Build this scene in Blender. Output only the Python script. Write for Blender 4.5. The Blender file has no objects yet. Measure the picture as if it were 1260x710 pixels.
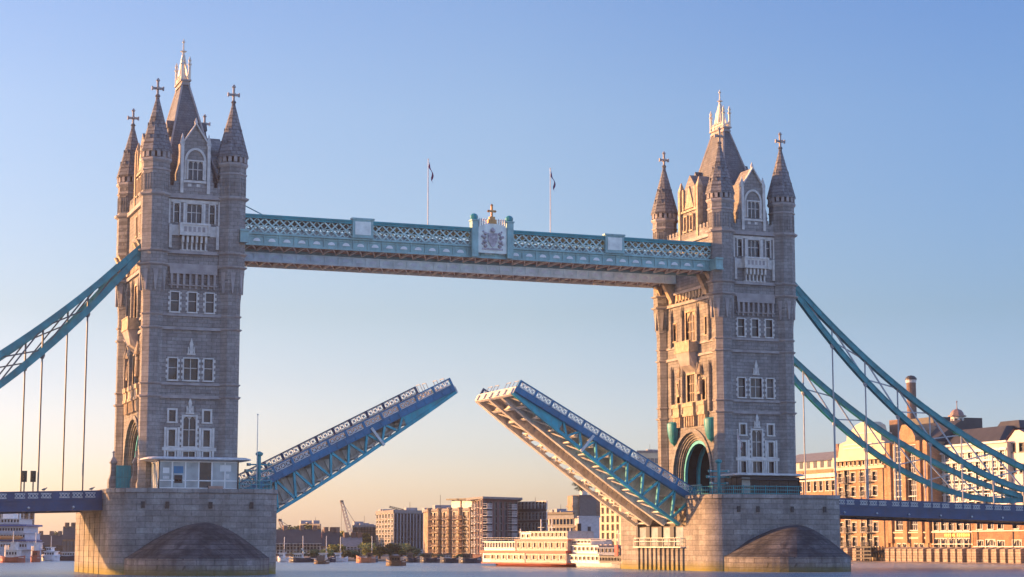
import bpy, bmesh, math, random
from mathutils import Vector, Matrix
random.seed(7)
S = bpy.context.scene
COL = S.collection
PI = math.pi
rad = math.radians

# ------------------------------------------------------------------ camera
CAM = Vector((-89.61584, -252.71456, 3.8))
CF = Vector((0.35437609, 0.92552308, 0.13350887)).normalized()
CR = Vector((0.93388356, -0.35757726, 0.0)).normalized()
CU = CR.cross(CF)
FPX = 2329.783
cam = bpy.data.objects.new('camera', bpy.data.cameras.new('camera'))
COL.objects.link(cam)
m = Matrix((CR, CU, -CF)).transposed().to_4x4()
m.translation = CAM
cam.matrix_world = m
cam.data.sensor_width = 36
cam.data.lens = FPX / 1260 * 36
cam.data.clip_end = 9000
S.camera = cam

# ------------------------------------------------------------------ light
HAZE = .00013
SUN_EL, SUN_AZ = 8.6, 35.0            # sun stands over -X, turned 35 degrees towards +Y
sd = Vector((-math.cos(rad(SUN_AZ)) * math.cos(rad(SUN_EL)), math.sin(rad(SUN_AZ)) * math.cos(rad(SUN_EL)), math.sin(rad(SUN_EL))))
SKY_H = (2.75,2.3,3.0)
W = bpy.data.worlds.new('World'); S.world = W; W.use_nodes = True
nt = W.node_tree; nt.nodes.clear()
sky = nt.nodes.new('ShaderNodeTexSky'); sky.sky_type = 'NISHITA'; sky.sun_disc = False
sky.sun_elevation = rad(SUN_EL); sky.sun_rotation = math.atan2(sd.x, sd.y)
sky.altitude = 0; sky.air_density = 1.0; sky.dust_density = 1.6; sky.ozone_density = 2.2
bg = nt.nodes.new('ShaderNodeBackground'); bg.inputs['Strength'].default_value = 0.107
wo = nt.nodes.new('ShaderNodeOutputWorld')
# the morning haze near the horizon and the clearer air away from the sun, as a sky tint; unseen sky overhead made bluer and behind the camera brighter, added to fill the shade
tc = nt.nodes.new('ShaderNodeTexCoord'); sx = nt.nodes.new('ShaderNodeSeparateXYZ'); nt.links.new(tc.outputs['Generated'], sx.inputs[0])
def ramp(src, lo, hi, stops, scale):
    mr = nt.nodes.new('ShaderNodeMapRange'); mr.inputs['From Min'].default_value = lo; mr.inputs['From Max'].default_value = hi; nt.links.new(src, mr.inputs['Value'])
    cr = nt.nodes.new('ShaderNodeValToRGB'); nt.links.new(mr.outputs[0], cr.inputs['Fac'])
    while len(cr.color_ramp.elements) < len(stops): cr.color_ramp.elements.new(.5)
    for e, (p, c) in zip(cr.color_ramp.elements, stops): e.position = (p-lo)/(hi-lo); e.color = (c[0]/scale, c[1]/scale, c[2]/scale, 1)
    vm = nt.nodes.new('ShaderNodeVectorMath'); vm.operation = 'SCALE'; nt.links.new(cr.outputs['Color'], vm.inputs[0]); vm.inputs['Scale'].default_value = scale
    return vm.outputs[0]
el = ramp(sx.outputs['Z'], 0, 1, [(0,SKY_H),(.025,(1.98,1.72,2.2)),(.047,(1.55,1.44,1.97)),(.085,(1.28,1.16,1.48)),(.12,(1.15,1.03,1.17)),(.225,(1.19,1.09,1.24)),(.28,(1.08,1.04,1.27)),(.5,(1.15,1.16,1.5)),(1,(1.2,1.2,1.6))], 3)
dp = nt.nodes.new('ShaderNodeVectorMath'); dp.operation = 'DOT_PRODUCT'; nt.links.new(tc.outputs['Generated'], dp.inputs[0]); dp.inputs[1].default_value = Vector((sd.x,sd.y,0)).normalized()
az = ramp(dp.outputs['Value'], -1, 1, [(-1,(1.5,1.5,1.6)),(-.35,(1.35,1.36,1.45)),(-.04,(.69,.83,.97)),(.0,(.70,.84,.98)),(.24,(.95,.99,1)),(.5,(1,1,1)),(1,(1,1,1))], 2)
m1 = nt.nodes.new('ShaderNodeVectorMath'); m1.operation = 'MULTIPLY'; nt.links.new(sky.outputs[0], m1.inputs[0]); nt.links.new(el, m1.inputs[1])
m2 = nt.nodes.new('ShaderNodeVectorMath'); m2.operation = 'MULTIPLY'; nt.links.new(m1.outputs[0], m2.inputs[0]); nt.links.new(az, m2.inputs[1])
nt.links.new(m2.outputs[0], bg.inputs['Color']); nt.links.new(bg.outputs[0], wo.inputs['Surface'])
sl = bpy.data.lights.new('sun', 'SUN'); sl.energy = 5.0; sl.angle = rad(0.5); sl.color = (1.0, 0.48, 0.165)
so = bpy.data.objects.new('sun', sl); COL.objects.link(so)
so.rotation_euler = sd.to_track_quat('Z', 'Y').to_euler()
S.view_settings.view_transform = 'Standard'; S.view_settings.look = 'None'
S.view_settings.gamma = 1; S.view_settings.use_curve_mapping = False
S.view_settings.exposure = 1.23
S.cycles.max_bounces = 5; S.cycles.diffuse_bounces = 3; S.cycles.glossy_bounces = 3; S.cycles.transmission_bounces = 3

# ------------------------------------------------------------------ layout helpers: a photo pixel (1260 x 710) to a point in the place
def ray(px, py): return CF * FPX + CR * (px - 630) + CU * (355 - py)
def on(ax, v, px, py):
    d = ray(px, py); i = 'xyz'.index(ax)
    return CAM + d * ((v - CAM[i]) / d[i])
def atd(px, py, D): return CAM + ray(px, py) * (D / FPX)
def pxm(D): return D / FPX

# ------------------------------------------------------------------ mesh helpers
class MB:
    def __init__(s): s.v = []; s.f = []; s.m = []; s.T = None; s.k = 0
    def add(s, vs, fs):
        b = len(s.v)
        s.v += [(s.T @ Vector(v)) if s.T is not None else Vector(v) for v in vs]
        s.f += [[b + i for i in f] for f in fs]; s.m += [s.k] * len(fs)
        return s
    def poly(s, vs): return s.add(vs, [list(range(len(vs)))])
    def box(s, x0, x1, y0, y1, z0, z1):
        return s.add([(x0,y0,z0),(x1,y0,z0),(x1,y1,z0),(x0,y1,z0),(x0,y0,z1),(x1,y0,z1),(x1,y1,z1),(x0,y1,z1)],
                     [(3,2,1,0),(4,5,6,7),(0,1,5,4),(1,2,6,5),(2,3,7,6),(3,0,4,7)])
    def beam(s, p, q, w, h, up=(0,0,1)):
        p = Vector(p); q = Vector(q); d = (q - p).normalized(); up = Vector(up)
        a = d.cross(up)
        if a.length < 1e-4: a = d.cross(Vector((1,0,0)))
        a.normalize(); b = a.cross(d).normalized()
        a *= w / 2; b *= h / 2
        return s.add([p-a-b, p+a-b, p+a+b, p-a+b, q-a-b, q+a-b, q+a+b, q-a+b],
                     [(3,2,1,0),(4,5,6,7),(0,1,5,4),(1,2,6,5),(2,3,7,6),(3,0,4,7)])
    def rod(s, p, q, r, n=6, r2=None):
        p = Vector(p); q = Vector(q); d = (q - p).normalized()
        a = d.cross(Vector((0,0,1)));
        if a.length < 1e-4: a = Vector((1,0,0))
        a.normalize(); b = d.cross(a); r2 = r if r2 is None else r2
        vs = [p + (a*math.cos(t) + b*math.sin(t))*r for t in [2*PI*i/n for i in range(n)]] + \
             [q + (a*math.cos(t) + b*math.sin(t))*r2 for t in [2*PI*i/n for i in range(n)]]
        return s.add(vs, [[i, (i+1)%n, n+(i+1)%n, n+i] for i in range(n)] + [list(range(n))[::-1], list(range(n, 2*n))])
    def path(s, pts, r, n=6):
        for a, b in zip(pts, pts[1:]): s.rod(a, b, r, n)
        return s
    def ring_loft(s, rings, cap0=True, cap1=True):
        n = len(rings[0]); vs = [v for r in rings for v in r]; fs = []
        for k in range(len(rings)-1):
            for i in range(n): fs.append([k*n+i, k*n+(i+1)%n, (k+1)*n+(i+1)%n, (k+1)*n+i])
        if cap0: fs.append(list(range(n))[::-1])
        if cap1: fs.append([(len(rings)-1)*n+i for i in range(n)])
        return s.add(vs, fs)
    def lathe(s, prof, n=8, cx=0, cy=0, flats=True, rot=None):
        k = 1/math.cos(PI/n) if flats else 1; rot = (PI/n if flats else 0) if rot is None else rot
        return s.ring_loft([[(cx + r*k*math.cos(rot+2*PI*i/n), cy + r*k*math.sin(rot+2*PI*i/n), z) for i in range(n)] for r, z in prof])
    def prism(s, pl, z0, z1):
        return s.ring_loft([[(x,y,z0) for x,y in pl], [(x,y,z1) for x,y in pl]])
    def slab(s, pl, y0, y1):          # polygon in x,z given thickness in y
        return s.ring_loft([[(x,y0,z) for x,z in pl], [(x,y1,z) for x,z in pl]])
    def wall(s, u0, u1, v0, v1, holes, depth=0.35):     # plane y = 0, outward -y, rectangular openings with reveals
        U = sorted({u0,u1,*[round(min(max(h[i],u0),u1),4) for h in holes for i in (0,1)]})
        V = sorted({v0,v1,*[round(min(max(h[i],v0),v1),4) for h in holes for i in (2,3)]})
        for j in range(len(V)-1):
            run = None
            for i in range(len(U)-1):
                cu = (U[i]+U[i+1])/2; cv = (V[j]+V[j+1])/2
                inside = any(h[0] < cu < h[1] and h[2] < cv < h[3] for h in holes)
                if not inside and run is None: run = U[i]
                if run is not None and (inside or i == len(U)-2):
                    e = U[i] if inside else U[i+1]
                    s.poly([(run,0,V[j]),(e,0,V[j]),(e,0,V[j+1]),(run,0,V[j+1])]); run = None
        for h in holes:
            a,b,c,d = h[:4]
            for p, q in (((a,c),(a,d)),((a,d),(b,d)),((b,d),(b,c)),((b,c),(a,c))):
                s.poly([(p[0],0,p[1]),(q[0],0,q[1]),(q[0],depth,q[1]),(p[0],depth,p[1])])
        return s
    def mesh(s, name, mats, smooth=False, recalc=True):
        me = bpy.data.meshes.new(name)
        me.from_pydata([tuple(v) for v in s.v], [], s.f)
        for mm in (mats if isinstance(mats, (list, tuple)) else [mats]): me.materials.append(mm)
        if len(me.materials) > 1: me.polygons.foreach_set('material_index', s.m)
        if recalc:
            b = bmesh.new(); b.from_mesh(me); bmesh.ops.recalc_face_normals(b, faces=b.faces); b.to_mesh(me); b.free()
        if smooth: me.polygons.foreach_set('use_smooth', [True]*len(me.polygons))
        me.update(); return me
    def build(s, name, mats, parent=None, smooth=False, recalc=True):
        return link(name, s.mesh(name, mats, smooth, recalc), parent)

def link(name, data, parent=None, loc=None, rz=0):
    o = bpy.data.objects.new(name, data); COL.objects.link(o)
    if parent: o.parent = parent
    if loc is not None: o.location = loc
    if rz: o.rotation_euler = (0,0,rz)
    return o
def tag(o, label, cat, group=None, kind=None):
    o['label'] = label; o['category'] = cat
    if group: o['group'] = group
    if kind: o['kind'] = kind
    return o
def thing(name, label, cat, loc=(0,0,0), rz=0, group=None):
    return tag(link(name, None, None, loc, rz), label, cat, group)
def structure(o): o['kind'] = 'structure'; return o
def kids(o): return [c for c in bpy.data.objects if c.parent == o]
def copy_tree(o, loc, rz=None, label=None, parent=None):
    allo = {}
    for c in bpy.data.objects:
        if c.parent: allo.setdefault(c.parent.name, []).append(c)
    def rec(a, par):
        c = a.copy(); COL.objects.link(c); c.parent = par
        for ch in allo.get(a.name, []): rec(ch, c)
        return c
    r = rec(o, parent); r.location = loc
    if rz is not None: r.rotation_euler = (0,0,rz)
    if label: r['label'] = label
    return r
def T(loc, rz=0): return Matrix.Translation(loc) @ Matrix.Rotation(rz, 4, 'Z')

# ------------------------------------------------------------------ materials
def mat(name, col, rough=0.6, metal=0.0, var=0.15, vscale=1.5, bump=0.0, bscale=6.0, spec=0.5, grime=0.0, gcol=(.10,.075,.055)):
    M = bpy.data.materials.new(name); M.use_nodes = True
    n = M.node_tree.nodes; l = M.node_tree.links; p = n['Principled BSDF']
    p.inputs['Roughness'].default_value = rough; p.inputs['Metallic'].default_value = metal
    p.inputs['Specular IOR Level'].default_value = spec
    tc = n.new('ShaderNodeTexCoord'); nz = n.new('ShaderNodeTexNoise'); nz.inputs['Scale'].default_value = vscale; nz.inputs['Detail'].default_value = 5
    l.new(tc.outputs['Object'], nz.inputs['Vector'])
    mr = n.new('ShaderNodeMapRange'); mr.inputs['From Min'].default_value = .3; mr.inputs['From Max'].default_value = .7
    mr.inputs['To Min'].default_value = 1 - var; mr.inputs['To Max'].default_value = 1 + var
    l.new(nz.outputs['Fac'], mr.inputs['Value'])
    vm = n.new('ShaderNodeVectorMath'); vm.operation = 'SCALE'; vm.inputs[0].default_value = col[:3]
    l.new(mr.outputs[0], vm.inputs['Scale']); base = vm.outputs[0]
    if grime:                                   # rust and dirt in runs and specks
        mp = n.new('ShaderNodeMapping'); mp.inputs['Scale'].default_value = (2.2,2.2,.5); l.new(tc.outputs['Object'], mp.inputs['Vector'])
        gn = n.new('ShaderNodeTexNoise'); gn.inputs['Scale'].default_value = 1.3; gn.inputs['Detail'].default_value = 9; gn.inputs['Roughness'].default_value = .72; l.new(mp.outputs[0], gn.inputs['Vector'])
        gr = n.new('ShaderNodeMapRange'); gr.inputs['From Min'].default_value = .5; gr.inputs['From Max'].default_value = .68; gr.inputs['To Max'].default_value = grime; l.new(gn.outputs['Fac'], gr.inputs['Value'])
        gm = n.new('ShaderNodeMix'); gm.data_type = 'RGBA'; l.new(gr.outputs[0], gm.inputs[0]); l.new(base, gm.inputs[6]); gm.inputs[7].default_value = (*gcol,1); base = gm.outputs[2]
    l.new(base, p.inputs['Base Color'])
    if bump:
        n2 = n.new('ShaderNodeTexNoise'); n2.inputs['Scale'].default_value = bscale; n2.inputs['Detail'].default_value = 6
        l.new(tc.outputs['Object'], n2.inputs['Vector'])
        b = n.new('ShaderNodeBump'); b.inputs['Strength'].default_value = bump; b.inputs['Distance'].default_value = .1
        l.new(n2.outputs['Fac'], b.inputs['Height']); l.new(b.outputs[0], p.inputs['Normal'])
    return M
def masonry(name, c1, c2, mortar, bw, bh, ms=.02, rough=.85, stain=.35, stain_col=(.09,.08,.075), bump=.5, algae=False, offs=.5, patch=.3, mott=.25):
    M = bpy.data.materials.new(name); M.use_nodes = True
    n = M.node_tree.nodes; l = M.node_tree.links; p = n['Principled BSDF']; p.inputs['Roughness'].default_value = rough
    p.inputs['Specular IOR Level'].default_value = .25
    tc = n.new('ShaderNodeTexCoord'); sp = n.new('ShaderNodeSeparateXYZ'); l.new(tc.outputs['Object'], sp.inputs[0])
    ad = n.new('ShaderNodeMath'); l.new(sp.outputs['X'], ad.inputs[0]); l.new(sp.outputs['Y'], ad.inputs[1])
    cb = n.new('ShaderNodeCombineXYZ'); l.new(ad.outputs[0], cb.inputs['X']); l.new(sp.outputs['Z'], cb.inputs['Y'])
    br = n.new('ShaderNodeTexBrick'); br.offset = offs; br.inputs['Scale'].default_value = 1
    br.inputs['Brick Width'].default_value = bw; br.inputs['Row Height'].default_value = bh
    br.inputs['Mortar Size'].default_value = ms; br.inputs['Mortar Smooth'].default_value = .3; br.inputs['Bias'].default_value = 0
    br.inputs['Color1'].default_value = (*c1,1); br.inputs['Color2'].default_value = (*c2,1); br.inputs['Mortar'].default_value = (*mortar,1)
    jn = n.new('ShaderNodeTexNoise'); jn.inputs['Scale'].default_value = .7; jn.inputs['Detail'].default_value = 3; l.new(tc.outputs['Object'], jn.inputs['Vector'])
    jm = n.new('ShaderNodeVectorMath'); jm.operation = 'MULTIPLY_ADD'; l.new(jn.outputs['Color'], jm.inputs[0]); jm.inputs[1].default_value = (.22*bw,.10*bh,0); l.new(cb.outputs[0], jm.inputs[2])
    l.new(jm.outputs[0], br.inputs['Vector'])
    # broad patches of tone
    n1 = n.new('ShaderNodeTexNoise'); n1.inputs['Scale'].default_value = .35; n1.inputs['Detail'].default_value = 8; n1.inputs['Roughness'].default_value = .65
    l.new(tc.outputs['Object'], n1.inputs['Vector'])
    mr = n.new('ShaderNodeMapRange'); mr.inputs['From Min'].default_value = .3; mr.inputs['From Max'].default_value = .7
    mr.inputs['To Min'].default_value = 1-patch; mr.inputs['To Max'].default_value = 1+patch
    l.new(n1.outputs['Fac'], mr.inputs['Value'])
    nm_ = n.new('ShaderNodeTexNoise'); nm_.inputs['Scale'].default_value = 2.6; nm_.inputs['Detail'].default_value = 7; nm_.inputs['Roughness'].default_value = .7; l.new(tc.outputs['Object'], nm_.inputs['Vector'])
    mq = n.new('ShaderNodeMapRange'); mq.inputs['From Min'].default_value = .3; mq.inputs['From Max'].default_value = .7; mq.inputs['To Min'].default_value = 1-mott; mq.inputs['To Max'].default_value = 1+mott; l.new(nm_.outputs['Fac'], mq.inputs['Value'])
    mb_ = n.new('ShaderNodeMapping'); mb_.inputs['Scale'].default_value = (.05,.05,1.1); l.new(tc.outputs['Object'], mb_.inputs['Vector'])
    nb = n.new('ShaderNodeTexNoise'); nb.inputs['Scale'].default_value = 1.2; nb.inputs['Detail'].default_value = 4; nb.inputs['Roughness'].default_value = .7; l.new(mb_.outputs[0], nb.inputs['Vector'])
    rb = n.new('ShaderNodeMapRange'); rb.inputs['From Min'].default_value = .3; rb.inputs['From Max'].default_value = .7; rb.inputs['To Min'].default_value = .87; rb.inputs['To Max'].default_value = 1.13; l.new(nb.outputs['Fac'], rb.inputs['Value'])
    m0 = n.new('ShaderNodeMath'); m0.operation = 'MULTIPLY'; l.new(mr.outputs[0], m0.inputs[0]); l.new(rb.outputs[0], m0.inputs[1])
    mt = n.new('ShaderNodeMath'); mt.operation = 'MULTIPLY'; l.new(m0.outputs[0], mt.inputs[0]); l.new(mq.outputs[0], mt.inputs[1])
    sc = n.new('ShaderNodeVectorMath'); sc.operation = 'SCALE'; l.new(br.outputs['Color'], sc.inputs[0]); l.new(mt.outputs[0], sc.inputs['Scale'])
    # streaks that run down the face
    mp = n.new('ShaderNodeMapping'); mp.inputs['Scale'].default_value = (.9,.9,.09); l.new(tc.outputs['Object'], mp.inputs['Vector'])
    n2 = n.new('ShaderNodeTexNoise'); n2.inputs['Scale'].default_value = 1; n2.inputs['Detail'].default_value = 6; l.new(mp.outputs[0], n2.inputs['Vector'])
    rp = n.new('ShaderNodeMapRange'); rp.inputs['From Min'].default_value = .48; rp.inputs['From Max'].default_value = .72; rp.inputs['To Max'].default_value = stain
    l.new(n2.outputs['Fac'], rp.inputs['Value'])
    mx = n.new('ShaderNodeMix'); mx.data_type = 'RGBA'; l.new(rp.outputs[0], mx.inputs[0]); l.new(sc.outputs[0], mx.inputs[6]); mx.inputs[7].default_value = (*stain_col,1)
    out = mx.outputs[2]
    if algae:
        z0, z1, acol, wob = algae
        n3 = n.new('ShaderNodeTexNoise'); n3.inputs['Scale'].default_value = .8; n3.inputs['Detail'].default_value = 5; l.new(tc.outputs['Object'], n3.inputs['Vector'])
        a = n.new('ShaderNodeMath'); a.operation = 'MULTIPLY_ADD'; a.inputs[1].default_value = wob; l.new(n3.outputs['Fac'], a.inputs[0]); l.new(sp.outputs['Z'], a.inputs[2])
        r3 = n.new('ShaderNodeMapRange'); r3.inputs['From Min'].default_value = z0; r3.inputs['From Max'].default_value = z1; r3.inputs['To Min'].default_value = .92; r3.inputs['To Max'].default_value = 0
        l.new(a.outputs[0], r3.inputs['Value'])
        m3 = n.new('ShaderNodeMix'); m3.data_type = 'RGBA'; l.new(r3.outputs[0], m3.inputs[0]); l.new(out, m3.inputs[6]); m3.inputs[7].default_value = (*acol,1)
        out = m3.outputs[2]
    l.new(out, p.inputs['Base Color'])
    n4 = n.new('ShaderNodeTexNoise'); n4.inputs['Scale'].default_value = 5; n4.inputs['Detail'].default_value = 6; l.new(tc.outputs['Object'], n4.inputs['Vector'])
    mm = n.new('ShaderNodeMath'); mm.operation = 'MULTIPLY_ADD'; mm.inputs[1].default_value = -1.2; l.new(br.outputs['Fac'], mm.inputs[0]); l.new(n4.outputs['Fac'], mm.inputs[2])
    b = n.new('ShaderNodeBump'); b.inputs['Strength'].default_value = bump; b.inputs['Distance'].default_value = .08
    l.new(mm.outputs[0], b.inputs['Height']); l.new(b.outputs[0], p.inputs['Normal'])
    return M

GRAN = masonry('granite', (.295,.283,.268), (.212,.203,.195), (.125,.12,.117), 1.3, .48, .03, stain=.45, patch=.24, mott=.2)
GRAN_T = masonry('granite_turret', (.31,.297,.28), (.237,.226,.216), (.147,.14,.136), 1.0, .48, .025, stain=.42, patch=.24, mott=.2)
CARVE = mat('carved_stone', (.44,.35,.245), .85, var=.3, vscale=1.6, bump=.6, bscale=5)
PORT = mat('portland_stone', (.60,.57,.52), .8, var=.22, vscale=1.2, bump=.4, bscale=4)
COURSE = mat('string_course_stone', (.34,.31,.295), .85, var=.25, vscale=.8, bump=.4)
SPIRE = masonry('spire_stone', (.215,.215,.222), (.165,.165,.172), (.095,.09,.092), .8, .5, .04, stain=.3, bump=.9)
SLATE = masonry('roof_slate', (.165,.165,.168), (.13,.13,.134), (.08,.08,.084), .5, .35, .03, rough=.55, stain=.3, stain_col=(.19,.14,.09), bump=.5)
PIERS = masonry('pier_granite', (.315,.295,.272), (.22,.206,.195), (.115,.108,.105), 1.9, .72, .025, stain=.4, bump=.7, algae=(.55,1.9,(.24,.20,.03),.9), patch=.25)
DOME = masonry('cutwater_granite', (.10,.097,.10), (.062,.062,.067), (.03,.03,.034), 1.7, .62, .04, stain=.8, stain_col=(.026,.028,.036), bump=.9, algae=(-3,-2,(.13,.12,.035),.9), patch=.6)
CUTW = masonry('cutwater_wall_granite', (.25,.235,.225), (.17,.16,.155), (.09,.085,.083), 1.7, .62, .03, stain=.6, stain_col=(.05,.05,.055), bump=.8, algae=(.5,1.7,(.13,.115,.03),.9), patch=.4)
GLASS = mat('window_glass', (.03,.036,.048), .2, var=.85, vscale=.45, spec=.4)
_n = GLASS.node_tree; _g = _n.nodes.new('ShaderNodeNewGeometry')
for _t in [x for x in _n.nodes if x.type == 'TEX_NOISE']: _n.links.new(_g.outputs['Position'], _t.inputs['Vector'])
RIB = mat('bright_teal_rib', (.02,.40,.48), .45, var=.15)
LATT = mat('lattice_paint', (.42,.60,.56), .5, var=.2, vscale=.8, grime=.25)
GLASS_D = mat('dim_glass', (.02,.02,.024), .35, var=.5, spec=.25)
GLASS_X = mat('leaded_glass', (.11,.085,.065), .3, var=.5, vscale=1.2)
GLASS_L = mat('pale_glass', (.30,.36,.38), .2, var=.3, vscale=.7)
TEAL = mat('teal_paint', (.010,.25,.285), .45, var=.25, vscale=.7, grime=.3)
TEAL_D = mat('deep_blue_paint', (.010,.155,.30), .45, var=.25, vscale=.7, grime=.3)
TEAL_B = mat('bascule_blue_paint', (.014,.36,.43), .45, var=.25, vscale=.7, grime=.4)
NAVY = mat('navy_paint', (.010,.05,.14), .42, var=.2, vscale=.6, grime=.25)
ICE = mat('pale_blue_paint', (.25,.44,.43), .5, var=.2, vscale=.8, grime=.35)
ICE_G = mat('grey_blue_paint', (.74,.78,.70), .5, var=.2, vscale=.8)
WHITE = mat('white_paint', (.75,.75,.72), .5, var=.08)
WHITE_W = mat('weathered_white', (.62,.61,.58), .6, var=.15, vscale=2, grime=.25)
STEEL = mat('pale_steel_paint', (.72,.67,.60), .6, var=.22, vscale=.7, grime=.35)
SOFF = mat('rust_brown_soffit', (.34,.21,.16), .8, var=.35, vscale=.8)
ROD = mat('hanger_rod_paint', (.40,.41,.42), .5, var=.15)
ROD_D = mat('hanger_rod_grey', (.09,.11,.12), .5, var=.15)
BLACK = mat('black_paint', (.015,.015,.018), .5)
GOLD = mat('gilding', (.75,.48,.16), .35, metal=.6, var=.1)
GILT_W = mat('gilded_cresting', (.66,.61,.50), .45, metal=.0, var=.12)
ROAD = mat('asphalt', (.05,.05,.052), .9, var=.2)
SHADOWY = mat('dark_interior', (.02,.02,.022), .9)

# ------------------------------------------------------------------ windows
QUO = PORT
def win_meshes(w, h, nm=0, nt=0, arch=None, quoin=True, sur=.2, fm=None, pm=None, bar=.1, proud=.1, depth=.32, sill=True):
    f = MB()
    s = sur
    f.box(-w/2-s, -w/2, -proud, depth, -.02, h); f.box(w/2, w/2+s, -proud, depth, -.02, h)
    f.box(-w/2-s, w/2+s, -proud, depth, h, h+s)
    if sill: f.box(-w/2-s-.06, w/2+s+.06, -proud-.08, depth, -.2, -.02)
    if quoin:
        z = .15; k = 0
        while z < h:
            if k % 2 == 0:
                f.box(-w/2-s-.2, -w/2-s, -proud+.004, .05, z, min(z+.36, h)); f.box(w/2+s, w/2+s+.2, -proud+.004, .05, z, min(z+.36, h))
            z += .36; k += 1
    for i in range(nm):
        x = -w/2 + w*(i+1)/(nm+1); f.box(x-bar/2, x+bar/2, depth-.16, depth-.03, 0, h)
    for i in range(nt):
        z = h*(i+1)/(nt+1) if nt > 1 else h*.56
        f.box(-w/2, w/2, depth-.14, depth-.04, z-bar/2, z+bar/2)
    if arch:
        cells = nm+1 if arch == 'lights' else 1
        cw = w/cells
        for c in range(cells):
            xc = -w/2 + cw*(c+.5); r = cw/2
            rise = r*1.5 if arch in ('pointed','lights') else r
            pts = []
            for i in range(9):
                t = i/8
                if arch in ('pointed','lights'):
                    # two-centred arch
                    x = r*t; R = (rise*rise + r*r)/(2*r); zz = math.sqrt(max(R*R - (x + R - r)**2, 0))
                else:
                    x = r*t; zz = math.sqrt(max(r*r - x*x, 0))
                pts.append((x, zz))
            z0 = h - rise
            for sgn in (-1, 1):
                for (xa, za), (xb, zb) in zip(pts, pts[1:]):
                    f.add([(xc+sgn*xa, depth-.2, z0+za), (xc+sgn*xb, depth-.2, z0+zb), (xc+sgn*xb, depth-.2, h), (xc+sgn*xa, depth-.2, h),
                           (xc+sgn*xa, depth-.02, z0+za), (xc+sgn*xb, depth-.02, z0+zb)], [(0,1,2,3),(0,1,5,4)])
    p = MB(); p.poly([(-w/2,depth-.05,0),(w/2,depth-.05,0),(w/2,depth-.05,h),(-w/2,depth-.05,h)])
    return f.mesh('window', fm or QUO), p.mesh('pane', pm or GLASS)
class Facade:
    """one wall plane of a thing: local origin and turn; collects openings and sets windows"""
    def __init__(s, parent, loc, rz): s.p = parent; s.M = T(loc, rz); s.rz = rz; s.holes = []
    def win(s, u, v, meshes, w, h, name='window', pane=True):
        s.holes.append((u-w/2, u+w/2, v, v+h))
        o = link(name, meshes[0], s.p, s.M @ Vector((u,0,v)), s.rz)
        if pane: link('pane', meshes[1], o)
        return o

# ================================================================== SETTING
def water_mat():
    M = bpy.data.materials.new('river_water'); M.use_nodes = True
    n = M.node_tree.nodes; l = M.node_tree.links; p = n['Principled BSDF']
    p.inputs['Base Color'].default_value = (.20,.275,.31,1); p.inputs['Roughness'].default_value = .26; p.inputs['IOR'].default_value = 1.33
    tc = n.new('ShaderNodeTexCoord')
    def nz(sx, sy, scale, det):
        mp = n.new('ShaderNodeMapping'); mp.inputs['Scale'].default_value = (sx,sy,1); mp.inputs['Rotation'].default_value = (0,0,.37); l.new(tc.outputs['Object'], mp.inputs['Vector'])
        t = n.new('ShaderNodeTexNoise'); t.inputs['Scale'].default_value = scale; t.inputs['Detail'].default_value = det; l.new(mp.outputs[0], t.inputs['Vector']); return t
    a = nz(1,1.6,.9,5); b = nz(.5,1,.12,3)
    ad = n.new('ShaderNodeMath'); ad.operation = 'MULTIPLY_ADD'; ad.inputs[1].default_value = 2.2; l.new(b.outputs['Fac'], ad.inputs[0]); l.new(a.outputs['Fac'], ad.inputs[2])
    bp = n.new('ShaderNodeBump'); bp.inputs['Strength'].default_value = 1; bp.inputs['Distance'].default_value = .7
    c = nz(.35,1,.035,6); rm = n.new('ShaderNodeMapRange'); rm.inputs['From Min'].default_value = .35; rm.inputs['From Max'].default_value = .65; rm.inputs['To Min'].default_value = .5; rm.inputs['To Max'].default_value = 1.0
    l.new(c.outputs['Fac'], rm.inputs['Value']); l.new(rm.outputs[0], bp.inputs['Strength'])
    l.new(ad.outputs[0], bp.inputs['Height']); l.new(bp.outputs[0], p.inputs['Normal'])
    return M
WATER = water_mat()
mb = MB(); mb.poly([(-3000,-900,0),(3000,-900,0),(3000,4000,0),(-3000,4000,0)])
structure(mb.build('river_water', WATER))
GROUND = mat('bank_ground', (.16,.14,.115), .95, var=.3, vscale=.2)
QUAY = masonry('quay_stone', (.46,.37,.28), (.36,.29,.22), (.08,.07,.065), 1.6, .5, .04, stain=.5)
shore = [on('z',0,-400,689.2), on('z',0,-60,689.4), on('z',0,100,689.8), on('z',0,345,690.6), on('z',0,590,691.2), on('z',0,770,692.2), on('z',0,900,692.4)]
mb = MB()
pl = [(p.x,p.y) for p in shore] + [(420,260),(900,3500),(-2500,3500),(-900,260)]
mb.prism(pl, -1, .4)
structure(mb.build('north_bank_ground', [GROUND]))
mb = MB()
mb.prism([(127.5,-60),(127.5,175),(900,700),(900,-60)], -1, 2.6)
structure(mb.build('south_bank_ground', [GROUND]))
MUD = mat('foreshore_mud', (.30,.23,.165), .9, var=.35, vscale=.35, bump=.6, bscale=2)
mb = MB(); N = 24
pr = [(0,-.35),(3.5,.02),(7.5,.22),(12,.45)]
rings = [[(115.5+x+.9*math.sin(i*1.7)*(1-x/12), -20+i*8.2, z+.05*math.sin(i*2.3)) for x,z in pr] for i in range(N)]
for a, b in zip(rings, rings[1:]):
    for k in range(3): mb.poly([a[k],a[k+1],b[k+1],b[k]])
structure(mb.build('foreshore_beach', MUD, smooth=True))

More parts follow.
